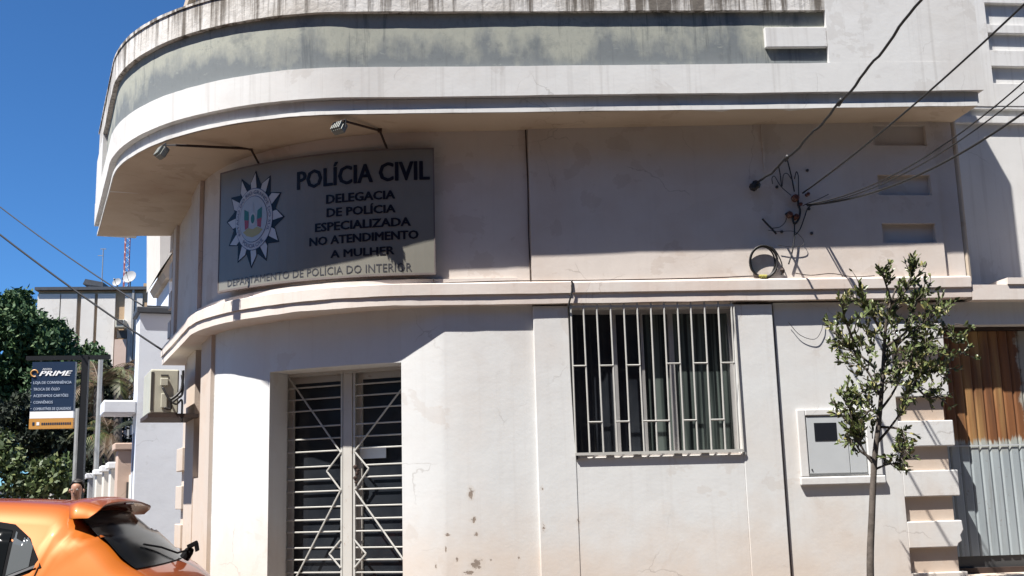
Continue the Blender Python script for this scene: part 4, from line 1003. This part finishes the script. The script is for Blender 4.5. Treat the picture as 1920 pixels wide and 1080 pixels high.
def dish(px, py, r, lab, col='dish_white', face=(-.3, -1, .45)):
    c = bt(px, py, BY+.6); t = thing('satellite_dish', lab, 'satellite dish', (c.x, c.y, zr), 'satellite dishes on the striped building')
    f = Vector(face).normalized(); m = MB(); m.lathe(c, f, [(-.10*r/.35, .02), (-.09*r/.35, r*.4), (-.05*r/.35, r*.75), (0, r), (.012, r*.99), (-.035*r/.35, r*.72), (-.075*r/.35, r*.38), (-.085*r/.35, .01)], 20); m.obj('reflector', col, t, smooth='auto')
    m = MB(); m.tube([c-f*.08, Vector((c.x, c.y+.15, zr-.0))], .03, 5); m.obj('mount', 'grey_post', t)
    m = MB(); m.tube([c-Vector((0, 0, r*.9)), c+f*r*1.1], .012, 4); m.lathe(c+f*r*1.1, f, [(-.04, .03), (.05, .035)], 6); m.obj('feed_arm', 'lamp_dark', t)
dish(243, 519, .30, 'white satellite dish on the roof right beside the lattice mast')
dish(219, 529, .20, 'smallest pale dish on the roof, left of the lattice mast')
dish(287, 522, .27, 'white satellite dish on the roof, rightmost before the police building', face=(.5, -1, .4))
# lattice mast
MY = 70.
def mt(x, y): return at(x, y, MY)
ML = thing('lattice_mast', 'tall red and white lattice radio mast behind the striped building', 'mast', (mt(237, 530).x, MY, 0))
cx_, w_ = mt(237, 480).x, .22; z0m, z1m = 8., 21.
for k in range(3):
    a = 2*pi*k/3+.4
    MB().tube([(cx_+w_*cos(a), MY+w_*sin(a), 0), (cx_+w_*cos(a), MY+w_*sin(a), z1m)], .035, 4).obj('leg', 'tower_red', ML)
m = MB(); zz_ = z0m; k = 0
while zz_ < z1m-.4:
    for j in range(3):
        a, b = 2*pi*j/3+.4, 2*pi*((j+1) % 3)/3+.4
        if k % 2: a, b = b, a
        m.tube([(cx_+w_*cos(a), MY+w_*sin(a), zz_), (cx_+w_*cos(b), MY+w_*sin(b), zz_+.36)], .02, 3, cap=False)
    zz_ += .36; k += 1
tag(m.obj('bracing', 'tower_white', ML), kind='stuff')
m = MB(); m.box(cx_-.1, cx_+.75, MY-.6, MY-.5, mt(0, 505).z-.9, mt(0, 505).z-.75); m.obj('platform', 'lamp_dark', ML)

# ------------------------------------------------------------------ service sign on its post
GYs = 9.5
def gp(x, y, Y=GYs): return at(x, y, Y)
PS = thing('station_sign', 'navy sign panel with an orange foot hanging from a dark arm and post', 'sign', (gp(155, 900).x, GYs, .1))
px_ = gp(155, 800).x; zarm = gp(120, 671).z
MB().box(px_-.055, px_+.055, GYs-.05, GYs+.06, .1, zarm+.04).obj('post', 'steel_post', PS)
MB().box(gp(50, 671).x, gp(207, 671).x, GYs-.035, GYs+.035, zarm-.035, zarm+.035).obj('arm', 'steel_post', PS)
xL, xR = gp(62, 740).x, gp(142.5, 740).x
def gz_(y): return gp(102, y).z
MB().box(xL, xR, GYs-.12, GYs-.02, gz_(772), gz_(680)).obj('panel', 'panel_navy', PS)
MB().box(xL, xR, GYs-.122, GYs-.02, gz_(785), gz_(772.3)).obj('panel', 'panel_white', PS)
MB().box(xL-.003, xR+.003, GYs-.124, GYs-.02, gz_(804.5), gz_(785.3)).obj('panel', 'panel_orange', PS)
for x in (xL+.12, xR-.12): MB().box(x-.012, x+.012, GYs-.08, GYs-.05, gz_(680), zarm-.035).obj('hanger', 'steel_post', PS)
def gtext(body, x0p, x1p, yt, yb, mat, shear=0., bold=0.):
    v, f = text_data(body, 0, 2, shear); xs = [p[0] for p in v]; a, b = min(xs), max(xs); X0, X1 = gp(x0p, yb).x, gp(x1p, yb).x; Zb, Zt = gz_(yb), gz_(yt); m = MB()
    for k_, dx in enumerate((-bold, bold) if bold else (0,)):
        o = len(m.v); m.v += [(X0+(X1-X0)*(p[0]-a)/(b-a)+dx, GYs-.128-.0005*k_, Zb+(Zt-Zb)*p[1]/CAPH) for p in v]; m.f += [tuple(i+o for i in q) for q in f]
    m.obj('lettering', mat, PS, recalc=False)
gtext('PRIME', 78, 139, 697, 706, 'panel_white', .35, .006); gtext('POSTO', 84, 101, 692, 695.5, 'panel_white', .35)
for i, (t, x1p) in enumerate((('LOJA DE CONVENIÊNCIA', 138), ('TROCA DE ÓLEO', 116), ('ACEITAMOS CARTÕES', 132), ('CONVÊNIOS', 103), ('COMBUSTÍVEIS DE QUALIDADE', 137))):
    gtext('•', 61.5, 63.5, 717+12*i, 720+12*i, 'panel_text'); gtext(t, 67, x1p, 716+12.2*i, 721+12.2*i, 'panel_text', 0, .001)
m = MB(); c = Vector((gp(69, 701).x, GYs-.126, gz_(701))); m.tube([c+Vector((.055*cos(q), 0, .055*sin(q))) for q in np.linspace(0, 5.2, 18)], .012, 5); m.obj('logo_ring', 'panel_orange', PS)
m = MB()
for a, b in ((65, 69), (73, 78)): m.box(gp(a, 795).x, gp(b, 795).x, GYs-.128, GYs-.1245, gz_(798), gz_(792))
for o_, (a, b, mt_) in enumerate(((65, 69, 'panel_navy'), (73, 78, 'panel_white'))): MB().box(gp(a, 795).x, gp(b, 795).x, GYs-.128, GYs-.1245, gz_(798), gz_(792)).obj('mark', mt_, PS)
m = MB()
for i in range(14): x = gp(82+4*i, 795).x; m.box(x, x+.024, GYs-.127, GYs-.1245, gz_(797.5), gz_(793.2))
tag(m.obj('small_print', 'panel_navy', PS), kind='stuff')
m = MB(); a = at(147, 766, 10.5); m.tube([(a.x, a.y, .1), (a.x, a.y, a.z)], .05, 8); tag(m.obj('short_post', 'grey_post', smooth='auto'), 'short pale grey post beside the dark sign post', 'post')
m = MB(); a = at(189, 672, 12); m.tube([(a.x, a.y, .0), (a.x, a.y, a.z)], .045, 8); tag(m.obj('slim_pole', 'grey_post', smooth='auto'), 'slim grey pole rising among the palm fronds', 'pole')

# cables of the side street
def endpt(x, y, s): b, z = ats(x, y, s); return L(b, s, z)
a_ = L(.11, 3.9, 3.36); e_ = endpt(0, 440, 5.0); c_ = [a_.lerp(e_, i/20)-Vector((0, 0, .03*4*(i/20)*(1-i/20))) for i in range(21)]
cable('nearer grey cable from the left edge of the picture down to the corner ledge', c_+[e_+(c_[-1]-c_[-2])*30], .013, 'grey_cable', raw=True, group='cables over the side street')
a_ = L(hb-.05, hs+.3, hz+.16); e_ = endpt(0, 388, 10.0); c_ = [a_.lerp(e_, i/20)-Vector((0, 0, .04*4*(i/20)*(1-i/20))) for i in range(21)]
cable('farther thin cable ending on the roof edge of the white house', c_+[e_+(c_[-1]-c_[-2])*30], .011, 'grey_cable', raw=True, group='cables over the side street')

# ------------------------------------------------------------------ trees and shrubs
def foliage(clumps, n, size, seed, up=.0, flat=False):
    """leaf faces spread through the outer part of each clump (centre, radii)"""
    r = np.random.default_rng(seed); vol = np.array([c[1][0]*c[1][2] for c in clumps]); cnt = (n*vol/vol.sum()).astype(int); V = []
    for (c, rad), k in zip(clumps, cnt):
        d = r.normal(size=(k, 3)); d /= np.linalg.norm(d, axis=1)[:, None]; rr = r.random(k)**.33*(.72+.34*r.random(k)); p = np.array(c)+d*rr[:, None]*np.array(rad)
        s = size*(.6+.8*r.random(k))[:, None]; a = r.normal(size=(k, 3))+d*.7+np.array([0, 0, up]); a /= np.linalg.norm(a, axis=1)[:, None]
        b = np.cross(a, r.normal(size=(k, 3))); b /= np.linalg.norm(b, axis=1)[:, None]
        V.append(np.stack([p-a*s*.5, p+b*s*.28, p+a*s*.6, p-b*s*.28], 1).reshape(-1, 3))
    V = np.concatenate(V); n_ = len(V)//4; return V, n_
def leaf_obj(name, V, n_, mat, parent):
    me = bpy.data.meshes.new(name); me.vertices.add(len(V)); me.vertices.foreach_set('co', V.astype(np.float32).ravel()); me.loops.add(4*n_); me.loops.foreach_set('vertex_index', np.arange(4*n_, dtype=np.int32))
    me.polygons.add(n_); me.polygons.foreach_set('loop_start', np.arange(0, 4*n_, 4, dtype=np.int32)); me.update(); me.validate(); me.materials.append(MATS[mat])
    o = bpy.data.objects.new(name, me); COL.objects.link(o); o.parent = parent; o.matrix_parent_inverse = Matrix.Translation(-parent.location); tag(o, kind='stuff'); return o
def clumps_px(spec, Y, dy, seed):
    r = random.Random(seed); out = []
    for (x, y, rx, ry, n) in spec:
        for i in range(n):
            a = r.uniform(0, 2*pi); q = sqrt(r.random()); c = at(x+rx*q*cos(a), y+ry*q*sin(a), Y+r.uniform(-dy, dy)); k = (Y+9.8)/FPX*r.uniform(13, 30); out.append((c, (k, k, k*r.uniform(.7, 1.2))))
    return out
TYb = 27.
b0 = at(70, 900, TYb)
BT_ = thing('dark_evergreen_tree', 'big dense dark green tree filling the left edge behind the sign', 'tree', (b0.x, TYb, 0))
sp = [(28, 655, 82, 68, 60), (78, 690, 66, 58, 42), (-30, 680, 60, 150, 30), (138, 690, 44, 42, 20), (40, 790, 110, 80, 50), (15, 596, 34, 26, 16), (52, 618, 38, 28, 16), (98, 636, 28, 22, 12), (165, 690, 26, 30, 9), (30, 574, 22, 12, 9), (-40, 600, 50, 40, 20), (-120, 700, 60, 140, 40)]
V, k = foliage(clumps_px(sp, TYb, 1.3, 5), 52000, .16, 3, up=.5); leaf_obj('crown', V, k, 'cypress_leaf', BT_)
m = MB(); m.tube([(b0.x, TYb, -.03), (b0.x+.1, TYb, 3), (b0.x-.2, TYb, 6)], [.35, .28, .12], 8)
r_ = random.Random(5)
for i in range(9): a = r_.uniform(0, 6.28); z = r_.uniform(2, 4.5); m.tube([(b0.x, TYb, z), (b0.x+1.6*cos(a), TYb+1.2*sin(a), z+1.4)], [.12, .04], 5)
m.obj('trunk', 'dark_bark', BT_, smooth=True)
sh = at(60, 900, 16.); S1 = thing('leafy_shrub', 'lighter green leafy shrub before the dark tree, just above the car roof', 'shrub', (sh.x, 16, 0))
V, k = foliage(clumps_px([(25, 860, 45, 45, 14), (100, 890, 50, 32, 13), (-40, 870, 40, 50, 10), (60, 915, 80, 20, 14)], 16., .5, 8), 4200, .13, 9, up=.2); leaf_obj('foliage', V, k, 'bush_leaf', S1)
m = MB()
for i in range(14): x = at(-40+15*i, 930, 16.).x; m.tube([(x, 16, 0), (x+r_.uniform(-.1, .1), 16+r_.uniform(-.2, .2), 1.6+r_.uniform(0, .5))], [.03, .012], 5)
m.obj('stem', 'dark_bark', S1)
dk = at(110, 850, 21.); S3 = thing('dark_hedge', 'deep green dense hedge behind the service sign', 'hedge', (dk.x, 21, 0))
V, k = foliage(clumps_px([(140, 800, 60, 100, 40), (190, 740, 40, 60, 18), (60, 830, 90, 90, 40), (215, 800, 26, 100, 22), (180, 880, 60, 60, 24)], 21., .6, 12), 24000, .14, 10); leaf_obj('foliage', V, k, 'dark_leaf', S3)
# palms by the post
def palm(px, py, Y, label, n, ln, seed, mats):
    r = random.Random(seed); c = at(px, py, Y); t = thing('palm', label, 'palm', (c.x, Y, 0), 'palms beside the slim pole')
    MB().tube([(c.x, Y, 0), (c.x+.05, Y, c.z*.6), (c.x, Y, c.z)], [.12, .09, .10], 8).obj('trunk', 'bark', t, smooth=True)
    for q in range(n):
        az = r.uniform(0, 6.28); el = r.uniform(-.2, 1.2); d = Vector((cos(az)*cos(el), sin(az)*cos(el), sin(el))); m = MB(); pts = []; p = Vector(c); dd = Vector(d); l = ln*r.uniform(.7, 1.1)
        for k in range(9): pts.append(p.copy()); p = p+dd*l/8; dd = (dd+Vector((0, 0, -.22))).normalized()
        m.tube(pts, [.014*(1-k/10) for k in range(9)], 4)
        for k in range(1, 9):
            for w in range(3):
                b = pts[k-1].lerp(pts[k], w/3); f = (pts[k]-pts[k-1]).normalized(); sd = f.cross(Vector((0, 0, 1))).normalized()
                for sg in (-1, 1):
                    e = b+sd*sg*l*.26*sin(pi*(k+.5)/10)+f*l*.12+Vector((0, 0, -l*.10)); m.add([b+f*.012, e, b-f*.012], [(0, 1, 2)])
        m.obj('frond', mats[q % len(mats)], t, recalc=False)
palm(185, 722, 14., 'palm with drooping brownish fronds just right of the service sign', 15, 1.0, 2, ['palm_leaf', 'dry_leaf', 'dry_leaf'])
palm(222, 706, 15.5, 'green palm half hidden behind the white house porch', 16, 1.1, 4, ['palm_leaf', 'palm_leaf', 'dry_leaf'])
palm(205, 815, 13.6, 'low palm under the porch slab of the white house', 14, .9, 6, ['dry_leaf', 'palm_leaf', 'dark_leaf'])

# ------------------------------------------------------------------ person on the far side of the car
def skin_body(name, nodes, links, root, mat, parent, sub=2):
    me = bpy.data.meshes.new(name); me.from_pydata([n[0] for n in nodes], links, []); o = bpy.data.objects.new(name, me); COL.objects.link(o)
    sk = o.modifiers.new('skin', 'SKIN'); 
    for i, n in enumerate(nodes): me.skin_vertices[0].data[i].radius = (n[1], n[2] if len(n) > 2 else n[1])
    me.skin_vertices[0].data[root].use_root = True; ss = o.modifiers.new('s', 'SUBSURF'); ss.levels = ss.render_levels = sub
    bpy.context.view_layer.update(); e = bpy.data.meshes.new_from_object(o.evaluated_get(bpy.context.evaluated_depsgraph_get())); o.modifiers.clear(); o.data = e
    e.materials.clear(); e.materials.append(MATS[mat]); e.polygons.foreach_set('use_smooth', [True]*len(e.polygons)); o.parent = parent; o.matrix_parent_inverse = Matrix.Translation(-parent.location); return o
hp = at(145, 900, 5.6); hx, hy, ht = hp.x, 5.6, hp.z
PE = thing('person', 'dark haired person in a dark top standing beyond the car, only the head showing', 'person', (hx, hy, 0))
h0 = ht; k_ = h0/1.75
def P_(x, y, z): return (hx+x*k_, hy+y*k_, z*k_)
nodes = [(P_(0, 0, .95), .15, .11), (P_(0, 0, 1.12), .13, .10), (P_(0, -.01, 1.30), .16, .11), (P_(0, 0, 1.42), .12, .085), (P_(0, -.01, 1.50), .055, .055), (P_(0, -.02, 1.58), .07, .08), (P_(0, -.02, 1.66), .078, .095), (P_(0, -.01, 1.71), .055, .07)]
links = [(0, 1), (1, 2), (2, 3), (3, 4), (4, 5), (5, 6), (6, 7)]
for sg in (-1, 1):
    o = len(nodes)
    nodes += [(P_(.19*sg, 0, 1.40), .055, .055), (P_(.23*sg, .02, 1.13), .042, .042), (P_(.22*sg, -.06, .90), .032, .032), (P_(.22*sg, -.08, .80), .03, .015)]
    links += [(3, o), (o, o+1), (o+1, o+2), (o+2, o+3)]
    o = len(nodes)
    nodes += [(P_(.09*sg, 0, .85), .085, .09), (P_(.10*sg, -.01, .49), .058, .06), (P_(.10*sg, .02, .12), .04, .045), (P_(.11*sg, -.12, .075), .04, .03)]
    links += [(0, o), (o, o+1), (o+1, o+2), (o+2, o+3)]
skin_body('body', nodes, links, 0, 'skin', PE)
tn = [(P_(0, 0, .84), .16, .13), (P_(0, 0, .93), .165, .13), (P_(0, 0, 1.12), .15, .12), (P_(0, -.01, 1.30), .18, .13), (P_(0, 0, 1.43), .13, .10)]; tl = [(0, 1), (1, 2), (2, 3), (3, 4)]
for sg in (-1, 1): o = len(tn); tn += [(P_(.19*sg, 0, 1.40), .06), (P_(.225*sg, .02, 1.22), .055)]; tl += [(4, o), (o, o+1)]
skin_body('shirt', tn, tl, 0, 'shirt', PE)
tn = [(P_(0, 0, .92), .165, .125)]; tl = []
for sg in (-1, 1): o = len(tn); tn += [(P_(.09*sg, 0, .82), .10), (P_(.10*sg, -.01, .49), .072), (P_(.10*sg, .02, .15), .058)]; tl += [(0, o), (o, o+1), (o+1, o+2)]
skin_body('trousers', tn, tl, 0, 'trousers', PE)
m = MB(); hc = Vector(P_(0, .012, 1.675)); rr = random.Random(4)
U_, V_ = 20, 10
for j in range(V_+1):
    for i in range(U_):
        a = 2*pi*i/U_; e = pi/2-(pi*.60)*j/V_*(1 if sin(a) > .1 else .72 if sin(a) > -.5 else .52); k = 1+.07*rr.uniform(-1, 1)
        m.v.append((hc.x+.083*k*cos(e)*cos(a)*k_, hc.y+.008+.099*k*cos(e)*sin(a)*k_, hc.z+.088*k*sin(e)*k_))
for j in range(V_):
    for i in range(U_): i2 = (i+1) % U_; m.f.append((j*U_+i, j*U_+i2, (j+1)*U_+i2, (j+1)*U_+i))
m.obj('hair', 'hair', PE, smooth=True)
for sg in (-1, 1):
    MB().lathe(P_(.032*sg, -.106, 1.63), (0, -1, 0), [(-.008, .014), (0, .013), (.005, .005)], 8).obj('eye', 'eye_white', PE)
    MB().lathe(P_(.032*sg, -.112, 1.63), (0, -1, 0), [(-.002, .007), (.003, .005)], 8).obj('iris', 'hair', PE)
    MB().lathe(P_(.084*sg, .0, 1.62), (sg, 0, 0), [(-.01, .022), (.004, .028), (.010, .018)], 8).obj('ear', 'skin', PE)
m = MB(); m.add([P_(0, -.112, 1.645), P_(-.016, -.108, 1.595), P_(.016, -.108, 1.595), P_(0, -.135, 1.60)], [(0, 1, 3), (0, 3, 2), (1, 2, 3)]); m.obj('nose', 'skin', PE)
m = MB(); m.tube([P_(-.025, -.100, 1.565), P_(0, -.108, 1.563), P_(.025, -.100, 1.565)], .005, 5); m.obj('mouth', 'insulator', PE)

# ------------------------------------------------------------------ orange hatchback: x measured forward from the tail, y across, z up
CARX, CARY = -.90, -3.20
CAR = thing('parked_car', 'orange hatchback parked at the kerb, its roof, quarter window and rear screen in view', 'car', (CARX-2, CARY, 0))
OUT = [(.10, .28), (.03, .45), (.0, .62), (.02, .80), (.07, .95), (.15, 1.08), (.25, 1.17), (.36, 1.235), (.46, 1.325), (.57, 1.42), (.67, 1.50), (.76, 1.56), (.95, 1.583), (1.3, 1.60), (1.7, 1.605), (2.1, 1.59), (2.5, 1.53),
       (2.8, 1.42), (3.05, 1.28), (3.28, 1.12), (3.6, 1.04), (3.9, .96), (4.05, .86), (4.12, .70), (4.13, .5), (4.08, .33), (3.9, .24), (3.0, .22), (2.0, .22), (1.0, .22), (.3, .23)]
def cmap(x, y, z):
    s = abs(y)/.86; k = max(0, 1-x/1.2); xx = x+.13*k*s**2.4+.25*max(0, (x-2.9)/1.2)*-(s**2.4)
    zz = z-.045*s**2.2*(1 if z > 1.4 else 0) if z > 1.4 else z
    return Vector((CARX-xx, CARY-y, zz))                # y > 0 faces the camera
def cw(x, z):
    w = .86-.27*max(0, (z-.92)/.66)**1.25-.06*max(0, (.5-z)/.3)
    dx, dz = .26, -.11; t = max(0, min(1, ((.81-x)*dx-(z-1.27)*dz)/(dx*dx+dz*dz)))
    d = abs((z-1.27)-(.81-x)*.42); w += .007*math.exp(-(d/.018)**2)*(1 if .48 < x < .84 else 0)*min(1, (x-.48)/.1)
    w += .012*math.exp(-((z-.78)/.10)**2)
    return w
ol = bez([(x, 0, z) for x, z in OUT]+[(OUT[0][0], 0, OUT[0][1])], 5)[:-1]
RAD = .10; m = MB(); rings = []
spec = [('c', f) for f in (0, .25, .5, .75, 1.)]+[('r', q) for q in (.2, .4, .6, .8, 1.)]+[('i', q) for q in (.08, .16, .26, .38, .5, .65, .8, 1.)]
for kind, q in spec:
    ring = []
    for p in ol:
        x, z = p.x, p.z; Q = Vector((min(max(x, 1.0), 3.2), 0, .72)); dv = Q-p; dn = dv.normalized() if dv.length > 1e-4 else Vector((0, 0, 0))
        if kind == 'c': y = (cw(x, z)-RAD)*q; pp = p
        elif kind == 'r': a = q*pi/2; pp = p+dn*RAD*(1-cos(a)); y = cw(x, z)-RAD+(RAD+cw(pp.x, pp.z)-cw(x, z))*sin(a)
        else: pp = (p+dn*RAD).lerp(Q, q); y = cw(pp.x, pp.z)
        ring.append((pp.x, y, pp.z))
    rings.append(ring)
n = len(ol)
for sg in (1, -1):
    o = len(m.v)
    for r in rings: m.v += [tuple(cmap(x, y*sg, z)) for x, y, z in r]
    for i in range(len(rings)-1):
        for j in range(n):
            j2 = (j+1) % n; f = (o+i*n+j, o+i*n+j2, o+(i+1)*n+j2, o+(i+1)*n+j); m.f.append(f)
m.obj('body', 'orange_paint', CAR, smooth=True, weld=True)
def side(name, mat, xs, lo, hi, off, rows=8, both=True, nx=24):
    out = None
    for sg in ((1, -1) if both else (1,)):
        m = MB()
        for i in range(nx+1):
            x = xs[0]+(xs[1]-xs[0])*i/nx; a, b = float(np.interp(x, *zip(*lo))), float(np.interp(x, *zip(*hi)))
            for k in range(rows+1): z = a+(b-a)*k/rows; m.v.append(tuple(cmap(x, sg*(cw(x, z)+off), z)))
        for i in range(nx):
            for k in range(rows): o = i*(rows+1)+k; m.f.append((o, o+1, o+rows+2, o+rows+1))
        out = m.obj(name, mat, CAR, smooth=True)
    return out
hi_b = [(.80, 1.255), (.83, 1.32), (.87, 1.39), (.92, 1.45), (.98, 1.485), (1.1, 1.505), (1.6, 1.515), (2.2, 1.49), (2.6, 1.38), (3.0, 1.16), (3.1, 1.09)]
lo_b = [(.80, 1.25), (1.0, 1.18), (1.25, 1.10), (1.6, 1.05), (2.2, 1.02), (3.1, 1.0)]
def sh_(l, d): return [(x, z+d) for x, z in l]
side('window_surround', 'car_trim', (.80, 3.05), lo_b, hi_b, .003)
side('bright_strip', 'car_bright_trim', (.83, 3.0), sh_(lo_b, .012), sh_(lo_b, .024), .008, rows=1)
hg = sh_(hi_b, -.028); lg = sh_(lo_b, .028)
side('quarter_window', 'quarter_glass', (.865, .975), lg, hg, .006)
side('rear_window', 'car_glass', (.995, 1.75), lg, hg, .006); side('front_window', 'car_glass', (1.82, 2.78), lg, hg, .006)
side('sill_cladding', 'car_trim', (.35, 3.8), [(.3, .24), (4, .24)], [(.3, .36), (4, .36)], .008, rows=3)
def across(name, mat, prof, wy, off, ny=18):
    """panel across the car on the outline between two points; wy gives the half width at each profile point"""
    m = MB(); k = len(prof)
    for i, ((x, z), w) in enumerate(zip(prof, wy)):
        a = Vector(prof[max(i-1, 0)]); b = Vector(prof[min(i+1, k-1)]); t = (b-a).normalized(); nx_, nz_ = -t.y, t.x
        if nz_ < 0: nx_, nz_ = -nx_, -nz_
        for j in range(ny+1): m.v.append(tuple(cmap(x+nx_*off, w*(2*j/ny-1), z+nz_*off)))
    for i in range(k-1):
        for j in range(ny): o = i*(ny+1)+j; m.f.append((o, o+1, o+ny+2, o+ny+1))
    return m.obj(name, mat, CAR, smooth=True)
rg = [(p.x, p.z) for p in ol if .33 <= p.x <= .70 and p.z > 1.1]
rg.sort(); ww = [cw(x, z)-.035-.05*max(0, (1.30-z)/.08) if z < 1.30 else cw(x, z)-.035 for x, z in rg]
across('rear_screen', 'car_glass', rg, ww, .006)
fg = sorted([(p.x, p.z) for p in ol if 2.5 <= p.x <= 3.25 and p.z > 1.1]); across('windscreen', 'car_glass', fg, [cw(x, z)-.10 for x, z in fg], .006)
# spoiler at the top of the rear screen
m = MB(); ny = 60; pr_ = [(.755, 1.586), (.70, 1.590), (.64, 1.580), (.590, 1.564), (.580, 1.550), (.60, 1.538), (.66, 1.522), (.74, 1.505)]
for j in range(ny+1):
    u_ = 2*j/ny-1; au = abs(u_); e = au**6; s_ = sqrt(max(0.0, 1-((au-.86)/.14)**2)) if au > .86 else 1.; s_ = max(s_, .06)
    for x, z in pr_:
        z2 = z+(.012-.014*e if z < 1.555 else .004-.024*e); xc, zc = .70, 1.505
        x2 = xc+(x-.045*e-xc)*(.55+.45*s_); z2 = zc+(z2-zc)*s_; m.v.append(tuple(cmap(x2, u_*.655, z2)))
k = len(pr_)
for j in range(ny):
    for i in range(k): i2 = (i+1) % k; m.f.append((j*k+i, j*k+i2, (j+1)*k+i2, (j+1)*k+i))
m.f.append(tuple(range(k))); m.f.append(tuple(ny*k+i for i in range(k)))
m.obj('spoiler', 'orange_paint', CAR, smooth=True)
m = MB(); a = cmap(.585, -.1, 1.552); b = cmap(.585, .1, 1.552); m.tube([a, b], .007, 5); m.obj('brake_light', 'tail_lamp', CAR)
side('tail_lamp', 'tail_lamp', (.16, .56), [(.1, .92), (.3, .93), (.56, 1.06)], [(.1, 1.06), (.3, 1.125), (.42, 1.13), (.56, 1.075)], .010, nx=16)
# rear wiper on its raised pivot
m = MB(); c = cmap(.30, -.30, 1.245); m.lathe(c, (.55, 0, .8), [(-.03, .030), (.02, .028), (.045, .018)], 10)
m.obox(c+Vector((.01, -.03, .03)), (.055, 0, .026), (0, .05, 0), (-.010, 0, .024)); m.obox(c+Vector((.052, -.03, .012)), (.018, 0, .009), (0, .05, 0), (-.008, 0, .045)); m.obj('wiper_pivot', 'car_trim', CAR, bevel=.004)
m = MB(); m.tube([c+Vector((.02, .0, .03)), cmap(.355, -.2, 1.245)+Vector((.012, 0, .014)), cmap(.41, .0, 1.29)+Vector((.010, 0, .012)), cmap(.45, .25, 1.318)+Vector((.010, 0, .012))], .006, 5); m.obj('wiper_arm', 'car_trim', CAR)
# seams
def seam(pts, sg=1): m = MB(); m.tube([cmap(x, sg*(cw(x, z)+.0005), z) for x, z in pts], .0032, 4); m.obj('seam', 'car_trim', CAR)
for sg in (1, -1):
    seam([(.815, 1.25), (.835, 1.18), (.845, 1.10), (.85, .95), (.90, .78), (1.05, .6)], sg); seam([(1.78, 1.04), (1.78, .8), (1.75, .4)], sg); seam([(2.85, 1.0), (2.87, .7), (2.80, .4)], sg)
    for (xh, zh) in ((1.05, .96), (1.98, .93)):
        m = MB(); m.tube([cmap(xh+d, sg*(cw(xh, zh)+o_), zh) for d, o_ in ((0, .0), (.02, .03), (.16, .03), (.18, 0))], .011, 6); m.obj('door_handle', 'orange_paint', CAR)
    # wheels
    for xw in (.78, 3.30):
        c = Vector((CARX-xw, CARY-sg*.76, .31)); wl = MB(); wl.lathe(c, (0, -sg, 0), [(-.10, .24), (-.09, .295), (-.05, .312), (.08, .312), (.115, .295), (.122, .22)], 32); w_o = wl.obj('wheel', 'tyre', CAR, smooth='auto')
        m = MB(); m.lathe(c, (0, -sg, 0), [(.10, .215), (.124, .21), (.118, .05), (.13, .045), (.132, .01)], 24)
        for q in range(5):
            a = 2*pi*q/5; m.tube([c+Vector((0, -sg*.128, 0))+Vector((cos(a), 0, sin(a)))*.04, c+Vector((0, -sg*.122, 0))+Vector((cos(a), 0, sin(a)))*.2], [.03, .018], 6)
        r_o = m.obj('rim', 'rim', None); r_o.parent = w_o; r_o.matrix_parent_inverse = Matrix.Identity(4)
        m = MB(); m.lathe(c+Vector((0, -sg*.09, 0)), (0, -sg, 0), [(0, .34), (.012, .375), (.022, .37), (.015, .33)], 32); m.obj('wheel_arch', 'car_trim', CAR, smooth='auto')
    m = MB(); c = cmap(2.72, sg*.93, 1.10); m.lathe(c, (-1, 0, 0), [(-.06, .04), (-.05, .085), (.02, .075), (.06, .03)], 12); m.tube([c, cmap(2.72, sg*.80, 1.06)], .02, 6); m.obj('wing_mirror', 'orange_paint', CAR, smooth='auto')
    m = MB(); c = cmap(3.98, sg*.62, .78); m.lathe(c, (-1, -.3*sg, .25), [(-.03, .12), (.05, .11), (.08, .06)], 14); m.obj('headlight', 'rim', CAR, smooth='auto')
MB().box(CARX-.02, CARX+.012, CARY-.22, CARY+.22, .70, .82).obj('number_plate', 'number_plate', CAR)
m = MB(); m.lathe(cmap(2.4, 0, 1.55), (.4, 0, 1), [(-.01, .03), (.02, .012), (.2, .004)], 6); m.obj('aerial', 'car_trim', CAR)

# ------------------------------------------------------------------ just outside the frame: the pole that carries the cables, unseen houses added to cut sky light on the facade
UP = thing('utility_pole', 'grey concrete pole at the right kerb carrying the overhead cables', 'pole', (15.5, -7.6, .1))
m = MB(); m.tube([(15.5, -8.5, .1), (15.5, -8.5, 13)], [.17, .11], 12); m.obj('shaft', 'grey_post', UP, smooth='auto')
m = MB(); m.box(14.9, 16.1, -8.56, -8.44, 11.6, 11.72); m.obj('crossarm', 'dark_bark', UP)
def house(x0, x1, h, mat, lab, floors):
    t = thing('sky_blocker_house', lab, 'house', ((x0+x1)/2, -16, 0), 'unseen houses added to cut sky light')
    MB().box(x0, x1, -24, -12.6, 0, h).obj('wall', mat, t); MB().box(x0-.0, x1, -24, -12.45, h+.002, h+.25).obj('parapet', 'grey_paint', t)
    fh = h/floors; nx = int((x1-x0)/2.6)
    for f in range(floors):
        for i in range(nx):
            xc = x0+(i+.5)*(x1-x0)/nx; w = MB().box(xc-.6, xc+.6, -12.599, -12.54, f*fh+.9, f*fh+2.4).obj('window', 'aluminium', t)
            g = MB().box(xc-.54, xc+.54, -12.539, -12.53, f*fh+.96, f*fh+2.34).obj('pane', 'dark_glass'); g.parent = w; g.matrix_parent_inverse = Matrix.Identity(4)
simple('ochre_wall', (.22, .15, .09), .9, var=.15, scale=1); simple('brick_wall', (.17, .09, .06), .9, var=.2, scale=2)
house(-26, -9.02, 9.5, 'ochre_wall', 'unseen ochre two storey house added across the road to cut sky light', 3); house(-9, 6.98, 12.5, 'brick_wall', 'unseen brick four storey house added across the road, behind the camera, to cut sky light', 4); house(7, 26, 10.5, 'ochre_wall', 'unseen ochre three storey house added across the road, right of the brick one, to cut sky light', 3)
